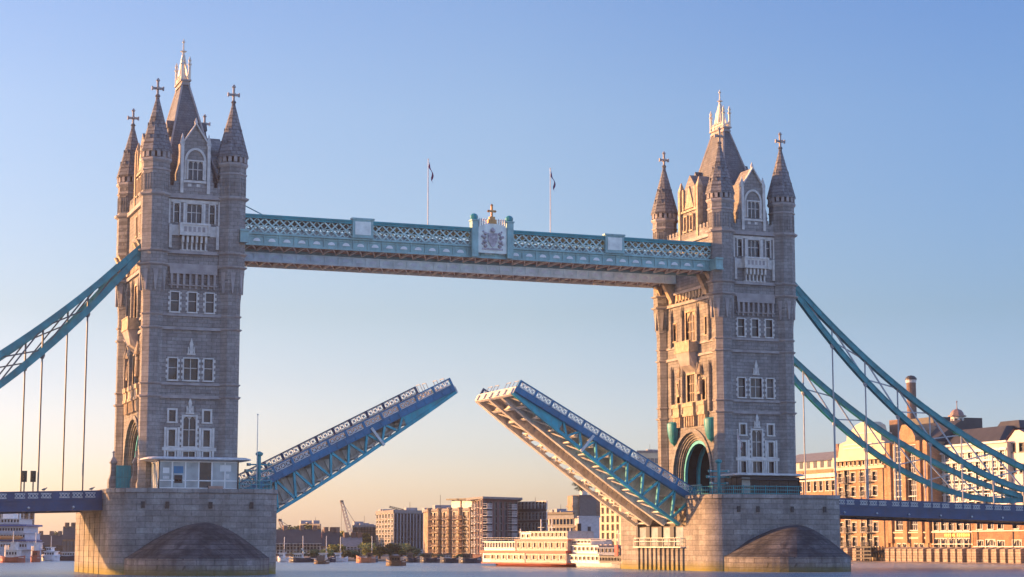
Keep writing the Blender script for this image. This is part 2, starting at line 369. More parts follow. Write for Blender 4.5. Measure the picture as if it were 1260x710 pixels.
# ================================================================== PIERS
PT = 10.6
def rrect(hx, hy, r, n=8):
    pts = []
    for cx, cy, a0 in ((hx-r,hy-r,0),(-hx+r,hy-r,90),(-hx+r,-hy+r,180),(hx-r,-hy+r,270)):
        for i in range(n+1):
            a = rad(a0+90*i/n); pts.append((cx+r*math.cos(a), cy+r*math.sin(a)))
    return pts
def pier(X, label, inner):
    t = thing('bridge_pier', label, 'bridge pier', (X,0,0), group='granite piers of the bridge')
    body = MB()
    body.prism(rrect(10.7,17.3,3.9,12), -2, 6.25)
    # upper stage with a slot for the bascule on the river side
    top = []
    for (x,y) in rrect(10.7,17.3,3.9,12): top.append((x,y))
    i = inner
    notch = [(i*10.65,-8.3*i),(i*6.6,-8.3*i),(i*6.6,8.3*i),(i*10.65,8.3*i)]
    # insert the slot between the two corner arcs on that side
    n = 13
    pts = top[:]
    if inner > 0: ins = 4*n          # between last arc (hx,-hy) and first arc (hx,hy)
    else: ins = 2*n
    pts = pts[:ins] + notch + pts[ins:]
    body.prism(pts, 6.25, PT-.55)
    body.build('body', PIERS, t)
    cp = MB()
    def grow(p, d): return [(x + (d if x > 0 else -d)*(abs(abs(x)-6.6) > .01), y + (d if y > 0 else -d)*(abs(abs(y)-8.3) > .01)) for x,y in p]
    cp.prism(grow(pts, .12), PT-.55, PT)
    cp.build('coping', PIERS, t)
    # cutwaters: ogive in plan with a domed cap
    for sg in (-1, 1):
        ring = []
        K = 14
        for k in range(K+1):
            a = k/K; ring.append((-9.1*math.cos(a*PI/2)**.85, -15.2 - 12.8*math.sin(a*PI/2)**1.15))
        ring += [(-x, y) for x,y in ring[-2::-1]]
        def R_(sc, z): return [(x*sc, ((y+21.0)*sc-21.0)*(1 if sg < 0 else -1), z) for x,y in ring]
        c = MB(); c.ring_loft([R_(1,-2), R_(1,2.0)]); c.build('cutwater', CUTW, t)
        rings = [R_(1.0,2.0)]
        for q in range(1, 13):
            sc = (1-q/12)*.985+.015; rings.append(R_(sc, 2.0 + 4.35*(.75*(1-sc**1.8)+.25*(.5+.5*math.cos(PI*sc)))))
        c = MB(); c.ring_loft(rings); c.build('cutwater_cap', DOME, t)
    # drain slots
    for x in (-4.0, 1.4, 6.6, -7.0):
        s = MB(); s.box(x-.22, x+.22, -17.45, -17.2, 8.15, 8.95); s.build('drain_slot', BLACK, t)
    # river-side face below the bascule: glazed bays, rail and timber fenders
    for k in range(4):
        y = -6.2 + k*4.1
        g = MB(); g.box(inner*10.5, inner*10.72, y-1.25, y+1.25, 3.6, 6.1); g.build('glazed_bay', GLASS_L, t)
        p = MB(); p.box(inner*10.5, inner*10.95, y+1.35, y+2.65 if k < 3 else y+2.0, 3.4, 6.25); p.build('bay_post', BLACK, t)
    r = MB()
    for z in (4.1, 4.6): r.beam((inner*11.3,-7.7,z),(inner*11.3,8.2,z),.09,.09)
    for k in range(9): r.beam((inner*11.3,-7.7+k*1.98,3.35),(inner*11.3,-7.7+k*1.98,4.65),.09,.09,(0,1,0))
    r.box(inner*10.65 if inner>0 else inner*11.45, inner*11.45 if inner>0 else inner*10.65, -7.9, 8.3, 3.2, 3.36)
    r.build('gallery_rail', STEEL, t)
    for k in range(11):
        f = MB(); y = -7.4 + k*1.5
        f.box(min(inner*10.65,inner*10.95), max(inner*10.65,inner*10.95), y-.16, y+.16, -1, 3.15); f.build('fender', PIERS, t)
    # outer face: shallow pilasters below the road
    for y in (-7.5,-3.2,1.2,5.6,9.8):
        f = MB(); f.box(min(-inner*10.65,-inner*10.77), max(-inner*10.65,-inner*10.77), y-.4, y+.4, -1, 7.6); f.build('pilaster', PIERS, t)
    return t
TX = 41.15
pier(-TX, 'granite pier under the nearer, left-hand tower, with a dark domed cutwater', 1)
pier(TX, 'granite pier under the right-hand tower, partly lit orange by the sun', -1)

# ================================================================== TOWERS
def tower():
    t = thing('bridge_tower', 'tall granite tower on the left pier, whose outer side carries the road arch', 'tower', (-TX,0,PT), group='twin towers of the bridge')
    Z = lambda z: z - PT
    WX, WY = 5.45, 9.95
    # ---- four faces of wall with openings
    wl = MB()
    w_d = win_meshes(1.05,2.5,0,1,sur=.15); w_c1 = win_meshes(1.1,2.75,0,1,sur=.15); w_c2 = win_meshes(1.8,2.75,1,1,sur=.15)
    w_b = win_meshes(.85,1.45,0,0,sur=.24,quoin=False); w_m = win_meshes(1.6,3.8,1,1,'lights',sur=.22)
    w_l = win_meshes(.85,2.1,0,0,sur=.24,quoin=False); w_s = win_meshes(.8,1.6,0,0,sur=.2,quoin=False); w_s2 = win_meshes(1.5,1.6,1,0,sur=.2,quoin=False)
    w_e = win_meshes(.65,2.5,0,1,'pointed',sur=.16,quoin=False,sill=False); w_e3 = win_meshes(1.9,2.5,2,1,'lights',sur=.16,quoin=False,sill=False)
    w_x = win_meshes(.95,2.6,0,1,'pointed',sur=.2,quoin=False,fm=CARVE,pm=GLASS_X); w_xl = win_meshes(3.0,4.4,2,2,'pointed',sur=.3,quoin=False,bar=.14,fm=CARVE,pm=GLASS_X)
    w_xo = win_meshes(2.6,4.0,3,2,None,sur=.25,quoin=False,bar=.12,fm=CARVE,pm=GLASS_X); w_xs = win_meshes(1.1,3.0,1,1,'lights',sur=.2,quoin=False,fm=CARVE,pm=GLASS_X)
    for rz in (0, PI):
        f = Facade(t, Matrix.Rotation(rz,4,'Z') @ Vector((0,-WY,0)), rz)
        for u in (-2.28,0,2.28): f.win(u, Z(33.6), w_d, 1.05, 2.5)
        for u in (-2.35,2.3): f.win(u, Z(24.75), w_c1, 1.1, 2.75)
        f.win(0, Z(24.75), w_c2, 1.8, 2.75)
        for u in (-2.25,2.25):
            f.win(u, Z(19.35), w_b, .85, 1.45); f.win(u, Z(16.2), w_l, .85, 2.0); f.win(u, Z(13.9), w_s, .8, 1.6)
        f.win(0, Z(16.2), w_m, 1.6, 3.8); f.win(0, Z(13.9), w_s2, 1.5, 1.6)
        for u in (-2.3,2.35): f.win(u, Z(45.3), w_e, .65, 2.4)
        f.win(0, Z(45.3), w_e3, 1.9, 2.4)
        wl.T = f.M; wl.wall(-4.6,4.6,0,Z(48.9),f.holes,.4)
    # ---- road arch faces
    AW, AZ = 5.05, Z(19.0)                    # opening half width, crown
    def archpts(hw, crown, n=14):
        sp = crown - hw*1.02                 # springing
        out = [(-hw, 0)] + [(-hw*math.cos(PI*i/n), sp + hw*1.02*math.sin(PI*i/n)) for i in range(n+1)] + [(hw, 0)]
        return out
    for rz in (-PI/2, PI/2):
        f = Facade(t, Matrix.Rotation(rz,4,'Z') @ Vector((0,-WX,0)), rz)
        f.win(0, Z(33.7), w_xl, 3.0, 4.4, 'arched_window')
        for u in (-5.3,5.3): f.win(u, Z(34.2), w_x, .95, 2.6, 'arched_window')
        f.win(0, Z(24.7), w_xo, 2.6, 4.0)
        for u in (-4.2,4.2): f.win(u, Z(24.7), w_xs, 1.1, 3.0)
        for u in (-1.5,1.5): f.win(u, Z(45.0), w_x, .95, 2.6, 'arched_window')
        hw = 6.1; ap = archpts(hw, Z(20.1))
        f.holes.append((-hw, hw, -.01, Z(20.1)))
        wl.T = f.M; wl.wall(-8.6,8.6,0,Z(48.9),f.holes,.4)
        # spandrels and stepped orders of the arch
        top = Z(20.1)
        for (xa,za),(xb,zb) in zip(ap[1:-1], ap[2:-1]):
            wl.poly([(xa,0,za),(xb,0,zb),(xb,0,top),(xa,0,top)])
        orders = MB(); orders.T = f.M
        n_o = 4
        for k in range(n_o):
            h0 = hw - (hw-AW)*k/n_o; h1 = hw - (hw-AW)*(k+1)/n_o
            c0 = Z(20.1) - (20.1-19.0)*k/n_o; c1 = Z(20.1) - (20.1-19.0)*(k+1)/n_o
            a0 = archpts(h0, c0); a1 = archpts(h1, c1); d0 = .22*k; d1 = .22*(k+1)
            for i in range(len(a0)-1):
                p0,p1,q0,q1 = a0[i],a0[i+1],a1[i],a1[i+1]
                orders.poly([(p0[0],d0,p0[1]),(p1[0],d0,p1[1]),(p1[0],d1,p1[1]),(p0[0],d1,p0[1])])
                orders.poly([(p0[0],d1,p0[1]),(p1[0],d1,p1[1]),(q1[0],d1,q1[1]),(q0[0],d1,q0[1])])
        a_o = archpts(hw+.05, Z(20.15)); a_p = archpts(hw+.6, Z(20.7))
        for i in range(len(a_o)-1):
            p0,p1,q0,q1 = a_o[i],a_o[i+1],a_p[i],a_p[i+1]
            orders.add([(p0[0],-.22,p0[1]),(p1[0],-.22,p1[1]),(q1[0],-.22,q1[1]),(q0[0],-.22,q0[1]),(p0[0],.02,p0[1]),(p1[0],.02,p1[1]),(q1[0],.02,q1[1]),(q0[0],.02,q0[1])],
                       [(0,1,2,3),(0,1,5,4),(3,2,6,7)])
        orders.build('road_arch', GRAN_T, t)
        # apron bays over the arch, on corbel rows
        for u in (-4.2,0,4.2):
            b = MB(); b.T = f.M; hwid = 1.75 if u == 0 else 1.15
            b.box(u-hwid,u+hwid,-.75,-.01,Z(23.9),Z(24.5)); b.box(u-hwid+.12,u+hwid-.12,-.6,-.01,Z(22.9),Z(23.9)); b.box(u-hwid-.05,u+hwid+.05,-.7,-.01,Z(22.5),Z(22.9))
            for k in range(5):
                x = u + (k-2)*hwid*.42; b.box(x-.13,x+.13,-.5,-.01,Z(21.0),Z(22.5))
            b.build('apron_bay', CARVE, t)
        # oriel canopy, niches with figures, balcony
        b = MB(); b.T = f.M
        b.add([(-1.9,-.05,Z(29.2)),(1.9,-.05,Z(29.2)),(1.5,-1.0,Z(30.0)),(-1.5,-1.0,Z(30.0)),(-2.3,-.02,Z(31.9)),(2.3,-.02,Z(31.9)),(2.3,-1.5,Z(31.9)),(-2.3,-1.5,Z(31.9))],
              [(0,1,2,3),(3,2,6,7),(0,3,7,4),(1,5,6,2),(4,7,6,5)])
        b.build('balcony_corbel', COURSE, t)
        b = MB(); b.T = f.M
        b.box(-2.5,2.5,-1.6,-.01,Z(31.9),Z(32.3)); b.box(-2.4,2.4,-1.55,-1.35,Z(32.3),Z(33.4)); b.box(-2.5,2.5,-1.6,-1.3,Z(33.4),Z(33.62))
        for s in (-1,1): b.box(s*2.4-.1,s*2.4+.1,-1.34,-.01,Z(32.3),Z(33.4))
        b.build('balcony', CARVE, t)
        for u in (-2.5,2.5,-6.3,6.3):
            b = MB(); b.T = f.M
            b.box(u-.28,u+.28,-.45,-.01,Z(22.9),Z(28.6)); b.lathe([(.3,Z(28.6)),(.36,Z(28.8)),(.06,Z(30.4))],6,u,-.24)
            b.box(u-.28,u+.28,-.4,-.01,Z(33.2),Z(37.6)); b.lathe([(.28,Z(37.6)),(.05,Z(39.2))],6,u,-.22)
            b.build('buttress', GRAN_T, t)
        for u in (-3.4,3.4):
            b = MB(); b.T = f.M
            b.box(u-.4,u+.4,-.6,-.01,Z(25.6),Z(25.9)); b.lathe([(.3,Z(25.9)),(.34,Z(26.6)),(.2,Z(27.5)),(.1,Z(27.6)),(.2,Z(27.75)),(.17,Z(28.1)),(.02,Z(28.2))],8,u,-.32); b.lathe([(.4,Z(28.5)),(.42,Z(28.9)),(.04,Z(30.2))],6,u,-.3)
            b.build('niche_figure', CARVE, t)
        # corbels for the walkway ends
        for u in (-8.6,-5.9,5.9,8.6):
            b = MB(); b.T = f.M
            b.slab([(u-.45,Z(42.9)),(u+.45,Z(42.9)),(u+.45,Z(40.0)),(u-.45,Z(40.0))], -.5, 0)
            b.add([(u-.45,-.5,Z(40.4)),(u+.45,-.5,Z(40.4)),(u+.45,-1.8,Z(42.9)),(u-.45,-1.8,Z(42.9)),(u-.45,-.5,Z(42.9)),(u+.45,-.5,Z(42.9))],[(0,1,2,3),(3,2,5,4),(0,3,4),(1,5,2)])
            b.build('corbel', CARVE, t)
        # carved frieze between
        b = MB(); b.T = f.M
        for k in range(9):
            u = -4.4 + k*1.1; b.box(u-.35,u+.35,-.16,-.01,Z(40.2),Z(41.2)); b.box(u-.18,u+.18,-.3,-.01,Z(39.9),Z(40.2))
        b.build('frieze', CARVE, t)
        # gable
        g = MB(); g.T = f.M
        gp = [(-3.3,Z(48.9)),(3.3,Z(48.9)),(3.3,Z(54.0)),(2.6,Z(54.2)),(2.6,Z(55.6)),(1.8,Z(56.0)),(1.8,Z(57.0)),(0,Z(58.9)),(-1.8,Z(57.0)),(-1.8,Z(56.0)),(-2.6,Z(55.6)),(-2.6,Z(54.2)),(-3.3,Z(54.0))]
        g.slab(gp, .15, 3.4); g.build('gable', GRAN_T, t)
        for u in (-1.0,1.0):
            o = link('gable_window', w_gx[0], t, f.M @ Vector((u,-.15,Z(50.4))), rz); link('pane', w_gx[1], o)
        g = MB(); g.T = f.M
        g.slab([(-1.5,Z(53.8)),(1.5,Z(53.8)),(0,Z(57.2))], -.05, .15); g.box(-2.9,2.9,-.12,.15,Z(53.3),Z(53.6))
        for s in (-1,1):
            g.box(s*3.0-.32,s*3.0+.32,-.25,.6,Z(48.9),Z(56.6)); g.lathe([(.36,Z(56.6)),(.42,Z(56.8)),(.04,Z(58.2))],4,s*3.0,.2)
            g.box(s*1.95-.2,s*1.95+.2,-.12,.3,Z(53.6),Z(56.9))
        g.build('gable_dressing', CARVE, t)
    wl.build('walls', GRAN, t)
    # ---- tunnel of the road arch with painted ribs
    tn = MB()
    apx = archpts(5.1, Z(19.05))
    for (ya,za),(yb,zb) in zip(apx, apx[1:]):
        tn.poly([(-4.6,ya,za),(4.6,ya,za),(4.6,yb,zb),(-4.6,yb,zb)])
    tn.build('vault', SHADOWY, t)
    for k in range(5):
        r = MB(); x = -4.2 + 2.1*k; a0 = archpts(5.04, Z(18.98)); a1 = archpts(4.6, Z(18.5))
        for i in range(len(a0)-1):
            vs = [(x-.22,*a0[i]),(x-.22,*a0[i+1]),(x-.22,*a1[i+1]),(x-.22,*a1[i]),(x+.22,*a0[i]),(x+.22,*a0[i+1]),(x+.22,*a1[i+1]),(x+.22,*a1[i])]
            r.add(vs, [(0,1,2,3),(4,5,6,7),(3,2,6,7)])
        r.build('vault_rib', RIB, t)
    d = MB(); d.box(-5.2,5.2,-4.4,4.4,-.3,.25); d.build('roadway', ROAD, t)
    gt = MB()
    for s in (-1,1):
        for k in range(9): gt.box(s*6.0-.06,s*6.0+.06,-3.9+k*.95,-3.7+k*.95,.25,1.75)
        gt.box(s*6.0-.09,s*6.0+.09,-4.0,4.0,1.55,1.75); gt.box(s*6.0-.08,s*6.0+.08,-4.0,4.0,.4,.9)
    gt.build('road_gate', TEAL, t)
    # ---- string courses round the body
    for z, hh, pr in ((22.55,.42,.28),(24.2,.32,.22),(31.4,.38,.28),(33.15,.32,.22),(39.6,.45,.36),(41.35,.4,.36),(48.75,.55,.42)):
        low = z in (22.55,24.2)
        rr = 1.3 if z < 35 else 1.72
        for part in ((-1,),(1,)) if low else ((-1,1),):
            c = MB()
            for sy in part:
                rz = 0 if sy < 0 else PI
                c.T = T(Matrix.Rotation(rz,4,'Z') @ Vector((0,-WY,0)), rz); c.box(-4.4,4.4,-pr,0,Z(z)-hh/2,Z(z)+hh/2)
                c.T = None
                for sx in (-1,1): c.lathe([(rr,Z(z)-hh/2),(rr+pr-.06,Z(z)-hh*.1),(rr+pr,Z(z)+hh*.3),(rr,Z(z)+hh/2)],8,sx*5.05,sy*9.38)
            if not low:
                for rz in (-PI/2,PI/2):
                    c.T = T(Matrix.Rotation(rz,4,'Z') @ Vector((0,-WX,0)), rz); c.box(-8.2,8.2,-pr,0,Z(z)-hh/2,Z(z)+hh/2)
            c.build('string_course', COURSE, t)
    # ---- near / far face dressings
    for rz in (0,PI):
        M = T(Matrix.Rotation(rz,4,'Z') @ Vector((0,-WY,0)), rz)
        b = MB(); b.T = M                          # machicolation
        b.box(-3.1,3.1,-.5,-.01,Z(38.5),Z(39.35)); b.box(-3.2,3.2,-.35,-.012,Z(36.95),Z(37.1))
        for k in range(8):
            u = -2.8 + k*.8; b.box(u-.15,u+.15,-.45,-.01,Z(37.1),Z(38.5)); b.box(u-.11,u+.11,-.26,-.01,Z(36.6),Z(36.95))
        b.build('corbel_table', COURSE, t)
        b = MB(); b.T = M                          # oriel balcony
        b.box(-1.9,1.9,-1.0,-.01,Z(44.9),Z(45.15)); b.box(-1.75,1.75,-.9,-.01,Z(43.75),Z(44.9)); b.box(-1.95,1.95,-1.0,-.01,Z(43.5),Z(43.75))
        for s in (-1,1):
            b.box(s*1.85-.16,s*1.85+.16,-1.05,-.01,Z(43.5),Z(45.1)); b.box(s*3.1-.18,s*3.1+.18,-.3,-.01,Z(41.9),Z(45.0)); b.box(s*3.25-.1,s*3.25+.1,-.14,-.01,Z(45.1),Z(48.3)); b.box(s*2.0-.55,s*2.0-.4,-.2,-.01,Z(43.6),Z(44.8)); b.box(s*2.5-.45,s*2.5+.6,-.18,-.008,Z(43.55),Z(44.9))
        for k in range(6):
            u = -1.5 + k*.6; b.box(u-.14,u+.14,-.75+.0*k,-.01,Z(42.6),Z(43.5)); b.box(u-.1,u+.1,-.4,-.01,Z(41.6),Z(42.6))
        b.box(-1.8,1.8,-.25,-.01,Z(41.55),Z(41.75)); b.box(-3.1,3.1,-.13,-.01,Z(47.95),Z(48.3)); b.box(-1.45,-1.15,-.13,-.01,Z(45.2),Z(47.9)); b.box(1.15,1.45,-.13,-.01,Z(45.2),Z(47.9))
        b.build('oriel_balcony', PORT, t)
        b = MB(); b.T = M                          # carved balcony panel openings
        for k in range(5): b.box(-1.45+k*.6,-1.1+k*.6,-.93,-.88,Z(44.0),Z(44.65))
        b.build('carved_panel', COURSE, t)
        for zz in (28.0, 20.35):                   # carved finials over the middle windows
            b = MB(); b.T = M
            b.box(-.55,.55,-.16,-.01,Z(zz),Z(zz)+.18); b.box(-.38,.38,-.16,-.01,Z(zz)+.45,Z(zz)+.8); b.box(-.2,.2,-.2,-.01,Z(zz)+.18,Z(zz)+1.3); b.slab([(-.26,Z(zz)+1.3),(.26,Z(zz)+1.3),(0,Z(zz)+2.2)],-.2,-.01)
            b.box(-.45,-.3,-.18,-.01,Z(zz)+.2,Z(zz)+1.0); b.box(.3,.45,-.18,-.01,Z(zz)+.2,Z(zz)+1.0)
            b.build('carved_finial', PORT, t)
        b = MB(); b.T = M                          # pale bands of the lowest storey
        b.box(-3.5,3.5,-.2,-.01,Z(15.62),Z(16.05))
        for u in (-2.25,2.25,0):
            for s in (-1,1): b.box(u+s*(.86 if u else 1.15)-.14,u+s*(.86 if u else 1.15)+.14,-.14,-.01,Z(13.4),Z(18.6 if u else 15.6))
        b.box(-3.4,3.4,-.3,-.01,Z(13.1),Z(13.6))
        for k in range(12): b.box(-3.2+k*.55,-2.95+k*.55,-.42,-.01,Z(12.8),Z(13.1))
        b.build('pale_dressing', PORT, t)
        g = MB(); g.T = M                          # gable with three lights
        gp = [(-2.35,Z(48.9)),(2.35,Z(48.9)),(2.35,Z(51.9)),(1.95,Z(53.2)),(1.62,Z(55.2)),(1.62,Z(56.3)),(1.3,Z(56.3)),(0,Z(58.5)),(-1.3,Z(56.3)),(-1.62,Z(56.3)),(-1.62,Z(55.2)),(-1.95,Z(53.2)),(-2.35,Z(51.9))]
        g.slab(gp, .1, 3.6); g.build('gable', GRAN_T, t)
        o = link('gable_window', w_g[0], t, M @ Vector((0,-.2,Z(51.05))), rz); link('pane', w_g[1], o)
        g = MB(); g.T = M
        ar = [(1.45*math.cos(a),1.9*math.sin(a)) for a in [PI*i/16 for i in range(17)]]; ar2 = [(1.15*math.cos(a),1.6*math.sin(a)) for a in [PI*i/16 for i in range(17)]]
        for i in range(16):
            g.add([(ar[i][0],-.12,Z(53.4)+ar[i][1]),(ar[i+1][0],-.12,Z(53.4)+ar[i+1][1]),(ar2[i+1][0],-.12,Z(53.4)+ar2[i+1][1]),(ar2[i][0],-.12,Z(53.4)+ar2[i][1]),
                   (ar[i][0],.1,Z(53.4)+ar[i][1]),(ar[i+1][0],.1,Z(53.4)+ar[i+1][1]),(ar2[i+1][0],.1,Z(53.4)+ar2[i+1][1]),(ar2[i][0],.1,Z(53.4)+ar2[i][1])],[(0,1,2,3),(0,1,5,4),(3,2,6,7)])
        for s in (-1,1):
            g.box(s*1.3-.15,s*1.3+.15,-.1,.1,Z(51.0),Z(53.4)); g.box(s*1.75-.2,s*1.75+.2,-.25,.5,Z(49.2),Z(55.6)); g.lathe([(.26,Z(55.6)),(.3,Z(55.8)),(.03,Z(57.2))],4,s*1.75,.1)
            g.beam((s*1.55,0,Z(56.1)),(0,0,Z(58.55)),.5,.16,(0,0,1))
        g.box(-1.5,1.5,-.2,.1,Z(50.6),Z(50.9)); g.box(-1.3,1.3,-.08,.1,Z(49.3),Z(50.5)); g.lathe([(.14,Z(58.4)),(.2,Z(58.8)),(.03,Z(59.4))],6,0,.1)
        g.build('gable_dressing', PORT, t)
    # ---- parapet with battlements
    p = MB()
    for rz, hw, off in ((0,3.9,WY),(PI,3.9,WY),(-PI/2,8.0,WX),(PI/2,8.0,WX)):
        p.T = T(Matrix.Rotation(rz,4,'Z') @ Vector((0,-off,0)), rz)
        p.box(-hw,hw,-.1,.3,Z(48.9),Z(50.1))
        u = -hw
        while u < hw-.3: p.box(u,u+.65,-.1,.3,Z(50.1),Z(50.75)); u += 1.15
    p.T = None; p.box(-5.3,5.3,-9.7,9.7,Z(48.4),Z(49.0))
    p.build('parapet', GRAN_T, t)
    # ---- roof
    r = MB()
    def rr_(hx,hy,z): return [(-hx,-hy,Z(z)),(hx,-hy,Z(z)),(hx,hy,Z(z)),(-hx,hy,Z(z))]
    r.ring_loft([rr_(4.15,8.3,49.0),rr_(3.55,7.6,51.5),rr_(.45,2.0,65.6)])
    ro = r.build('roof', SLATE, t)
    for sx in (-1,1):
        for sy in (-1,1):
            h = MB(); h.beam((sx*3.55,sy*7.6,Z(51.5)),(sx*.45,sy*2.0,Z(65.6)),.22,.22); h.build('hip_roll', COURSE, ro)
    dm = MB()                                     # dormers on the long sides
    for s in (-1,1):
        for y in (-3.4,3.4):
            x = 2.35
            dm.box(min(s*1.2,s*(x+.2)),max(s*1.2,s*(x+.2)),y-.45,y+.45,Z(58.0),Z(59.1)); dm.add([(s*1.0,y-.6,Z(59.1)),(s*(x+.35),y-.6,Z(59.1)),(s*(x+.35),y+.6,Z(59.1)),(s*1.0,y+.6,Z(59.1)),(s*1.0,y,Z(60.2)),(s*(x+.35),y,Z(60.2))],[(0,1,5,4),(3,2,5,4),(1,2,5),(0,3,4),(0,1,2,3)])
    dm.build('dormer', SLATE, t)
    pf = MB(); pf.box(-.62,.62,-2.2,2.2,Z(65.6),Z(65.85)); pf.box(-.52,.52,-2.1,2.1,Z(65.85),Z(66.15)); pf.box(-.72,.72,-2.35,2.35,Z(66.15),Z(66.35)); pf.build('roof_platform', COURSE, t)
    cr = MB()
    for s in (-1,1):
        for k in range(7):
            y = -1.5 + k*.5; cr.box(s*.55-.05,s*.55+.05,y-.06,y+.06,Z(66.35),Z(67.0)); cr.lathe([(.11,Z(67.0)),(.02,Z(67.35))],4,s*.55,y)
        cr.beam((s*.55,-2.1,Z(66.85)),(s*.55,2.1,Z(66.85)),.08,.1)
        for y in (-2.1,2.1): cr.lathe([(.17,Z(66.35)),(.16,Z(68.3)),(.27,Z(68.5)),(.12,Z(68.75)),(.2,Z(69.05)),(.03,Z(69.6))],6,s*.5,y)
    for y in (-2.1,2.1): cr.beam((-.5,y,Z(66.85)),(.5,y,Z(66.85)),.08,.1)
    cr.build('cresting', GILT_W, t)
    fi = MB()
    fi.lathe([(.5,Z(66.35)),(.5,Z(67.6)),(.42,Z(68.4)),(.24,Z(69.5)),(.14,Z(70.6)),(.1,Z(71.2)),(.06,Z(72.5))],6)
    fi.lathe([(.1,Z(70.6)),(.42,Z(70.75)),(.1,Z(70.95))],6); fi.lathe([(.05,Z(71.9)),(.2,Z(72.1)),(.03,Z(72.4))],6)
    for a in range(4): fi.slab([(-.01,0),(.01,0),(0,.01)],0,.01) if False else fi.beam((.5*(-1)**a,1.3*(1 if a<2 else -1),Z(66.35)),(.05*(-1)**a,.1*(1 if a<2 else -1),Z(70.2)),.2,.3)
    fi.build('roof_finial', GILT_W, t)
    # ---- corner turrets
    for sx in (-1,1):
        for sy in (-1,1):
            q = MB(); cx, cy = sx*5.05, sy*9.38
            q.lathe([(1.42,0),(1.42,Z(11.4)),(1.3,Z(11.7)),(1.3,Z(35.0)),(1.45,Z(36.6)),(1.72,Z(38.8)),(1.72,Z(53.2)),(1.85,Z(53.5))],8,cx,cy)
            tu = q.build('corner_turret', GRAN_T, t)
            q = MB()                               # gablets on the corbelled stage
            for k in range(8):
                a = k*PI/4
                q.T = T((cx,cy,0), a)
                q.slab([(-.34,Z(38.9)),(.34,Z(38.9)),(.06,Z(36.2)),(-.06,Z(36.2))],-1.75,-1.4)
            q.T = None; q.build('turret_corbelling', COURSE, tu)
            q = MB()
            q.lathe([(1.78,Z(53.0)),(1.95,Z(53.25)),(1.95,Z(53.5)),(1.7,Z(53.6))],8,cx,cy)
            for k in range(16):
                a = k*PI/8; q.T = T((cx,cy,0), a); q.box(-.22,.22,-1.98,-1.7,Z(53.6),Z(54.5)); 
            q.T = None; q.lathe([(1.66,Z(51.8)),(1.84,Z(51.95)),(1.84,Z(52.1)),(1.66,Z(52.2))],8,cx,cy)
            q.build('turret_cornice', COURSE, tu)
            q = MB()
            for k in range(8):                    # panel tracery of the top stage
                q.T = T((cx,cy,0), k*PI/4)
                q.box(-.45,-.36,-1.8,-1.7,Z(49.3),Z(51.5)); q.box(.36,.45,-1.8,-1.7,Z(49.3),Z(51.5)); q.box(-.45,.45,-1.8,-1.7,Z(51.4),Z(51.55)); q.box(-.05,.05,-1.79,-1.7,Z(49.3),Z(51.4))
            q.T = None; q.build('turret_tracery', GRAN_T, tu)
            q = MB(); q.lathe([(1.98,Z(54.3)),(1.98,Z(54.5)),(.24,Z(61.5)),(.22,Z(61.8)),(.34,Z(61.95)),(.2,Z(62.2))],8,cx,cy)
            for k in range(2):
                z = 55.9+k*1.7; r0 = 1.98 - (z-54.5)/7*1.74
                for j in range(8):
                    q.T = T((cx,cy,0), j*PI/4); q.slab([(-.24+.05*k,Z(z)),(.24-.05*k,Z(z)),(0,Z(z)+.75)],-r0,-r0+.35)
            q.T = None; spi = q.build('spire', SPIRE, tu)
            q = MB()
            q.box(cx-.13,cx+.13,cy-.13,cy+.13,Z(62.2),Z(64.0)); q.box(cx-.72,cx+.72,cy-.12,cy+.12,Z(62.85),Z(63.15)); q.box(cx-.12,cx+.12,cy-.6,cy+.6,Z(62.87),Z(63.13))
            q.lathe([(.12,Z(63.9)),(.26,Z(64.05)),(.06,Z(64.4))],6,cx,cy)
            for s in (-1,1): q.box(cx+s*.72-.09,cx+s*.72+.09,cy-.16,cy+.16,Z(62.75),Z(63.25))
            q.build('cross_finial', COURSE, spi)
    return t
w_g = win_meshes(1.9,2.4,2,1,'lights',sur=.18,quoin=False,sill=False,depth=.26)
w_gx = win_meshes(.75,2.2,0,1,'pointed',sur=.2,quoin=False,depth=.26,fm=CARVE,pm=GLASS_X)
tw = tower()
copy_tree(tw, (TX,0,PT), None, 'tall granite tower on the right pier, its road arch side lit orange by the sun')

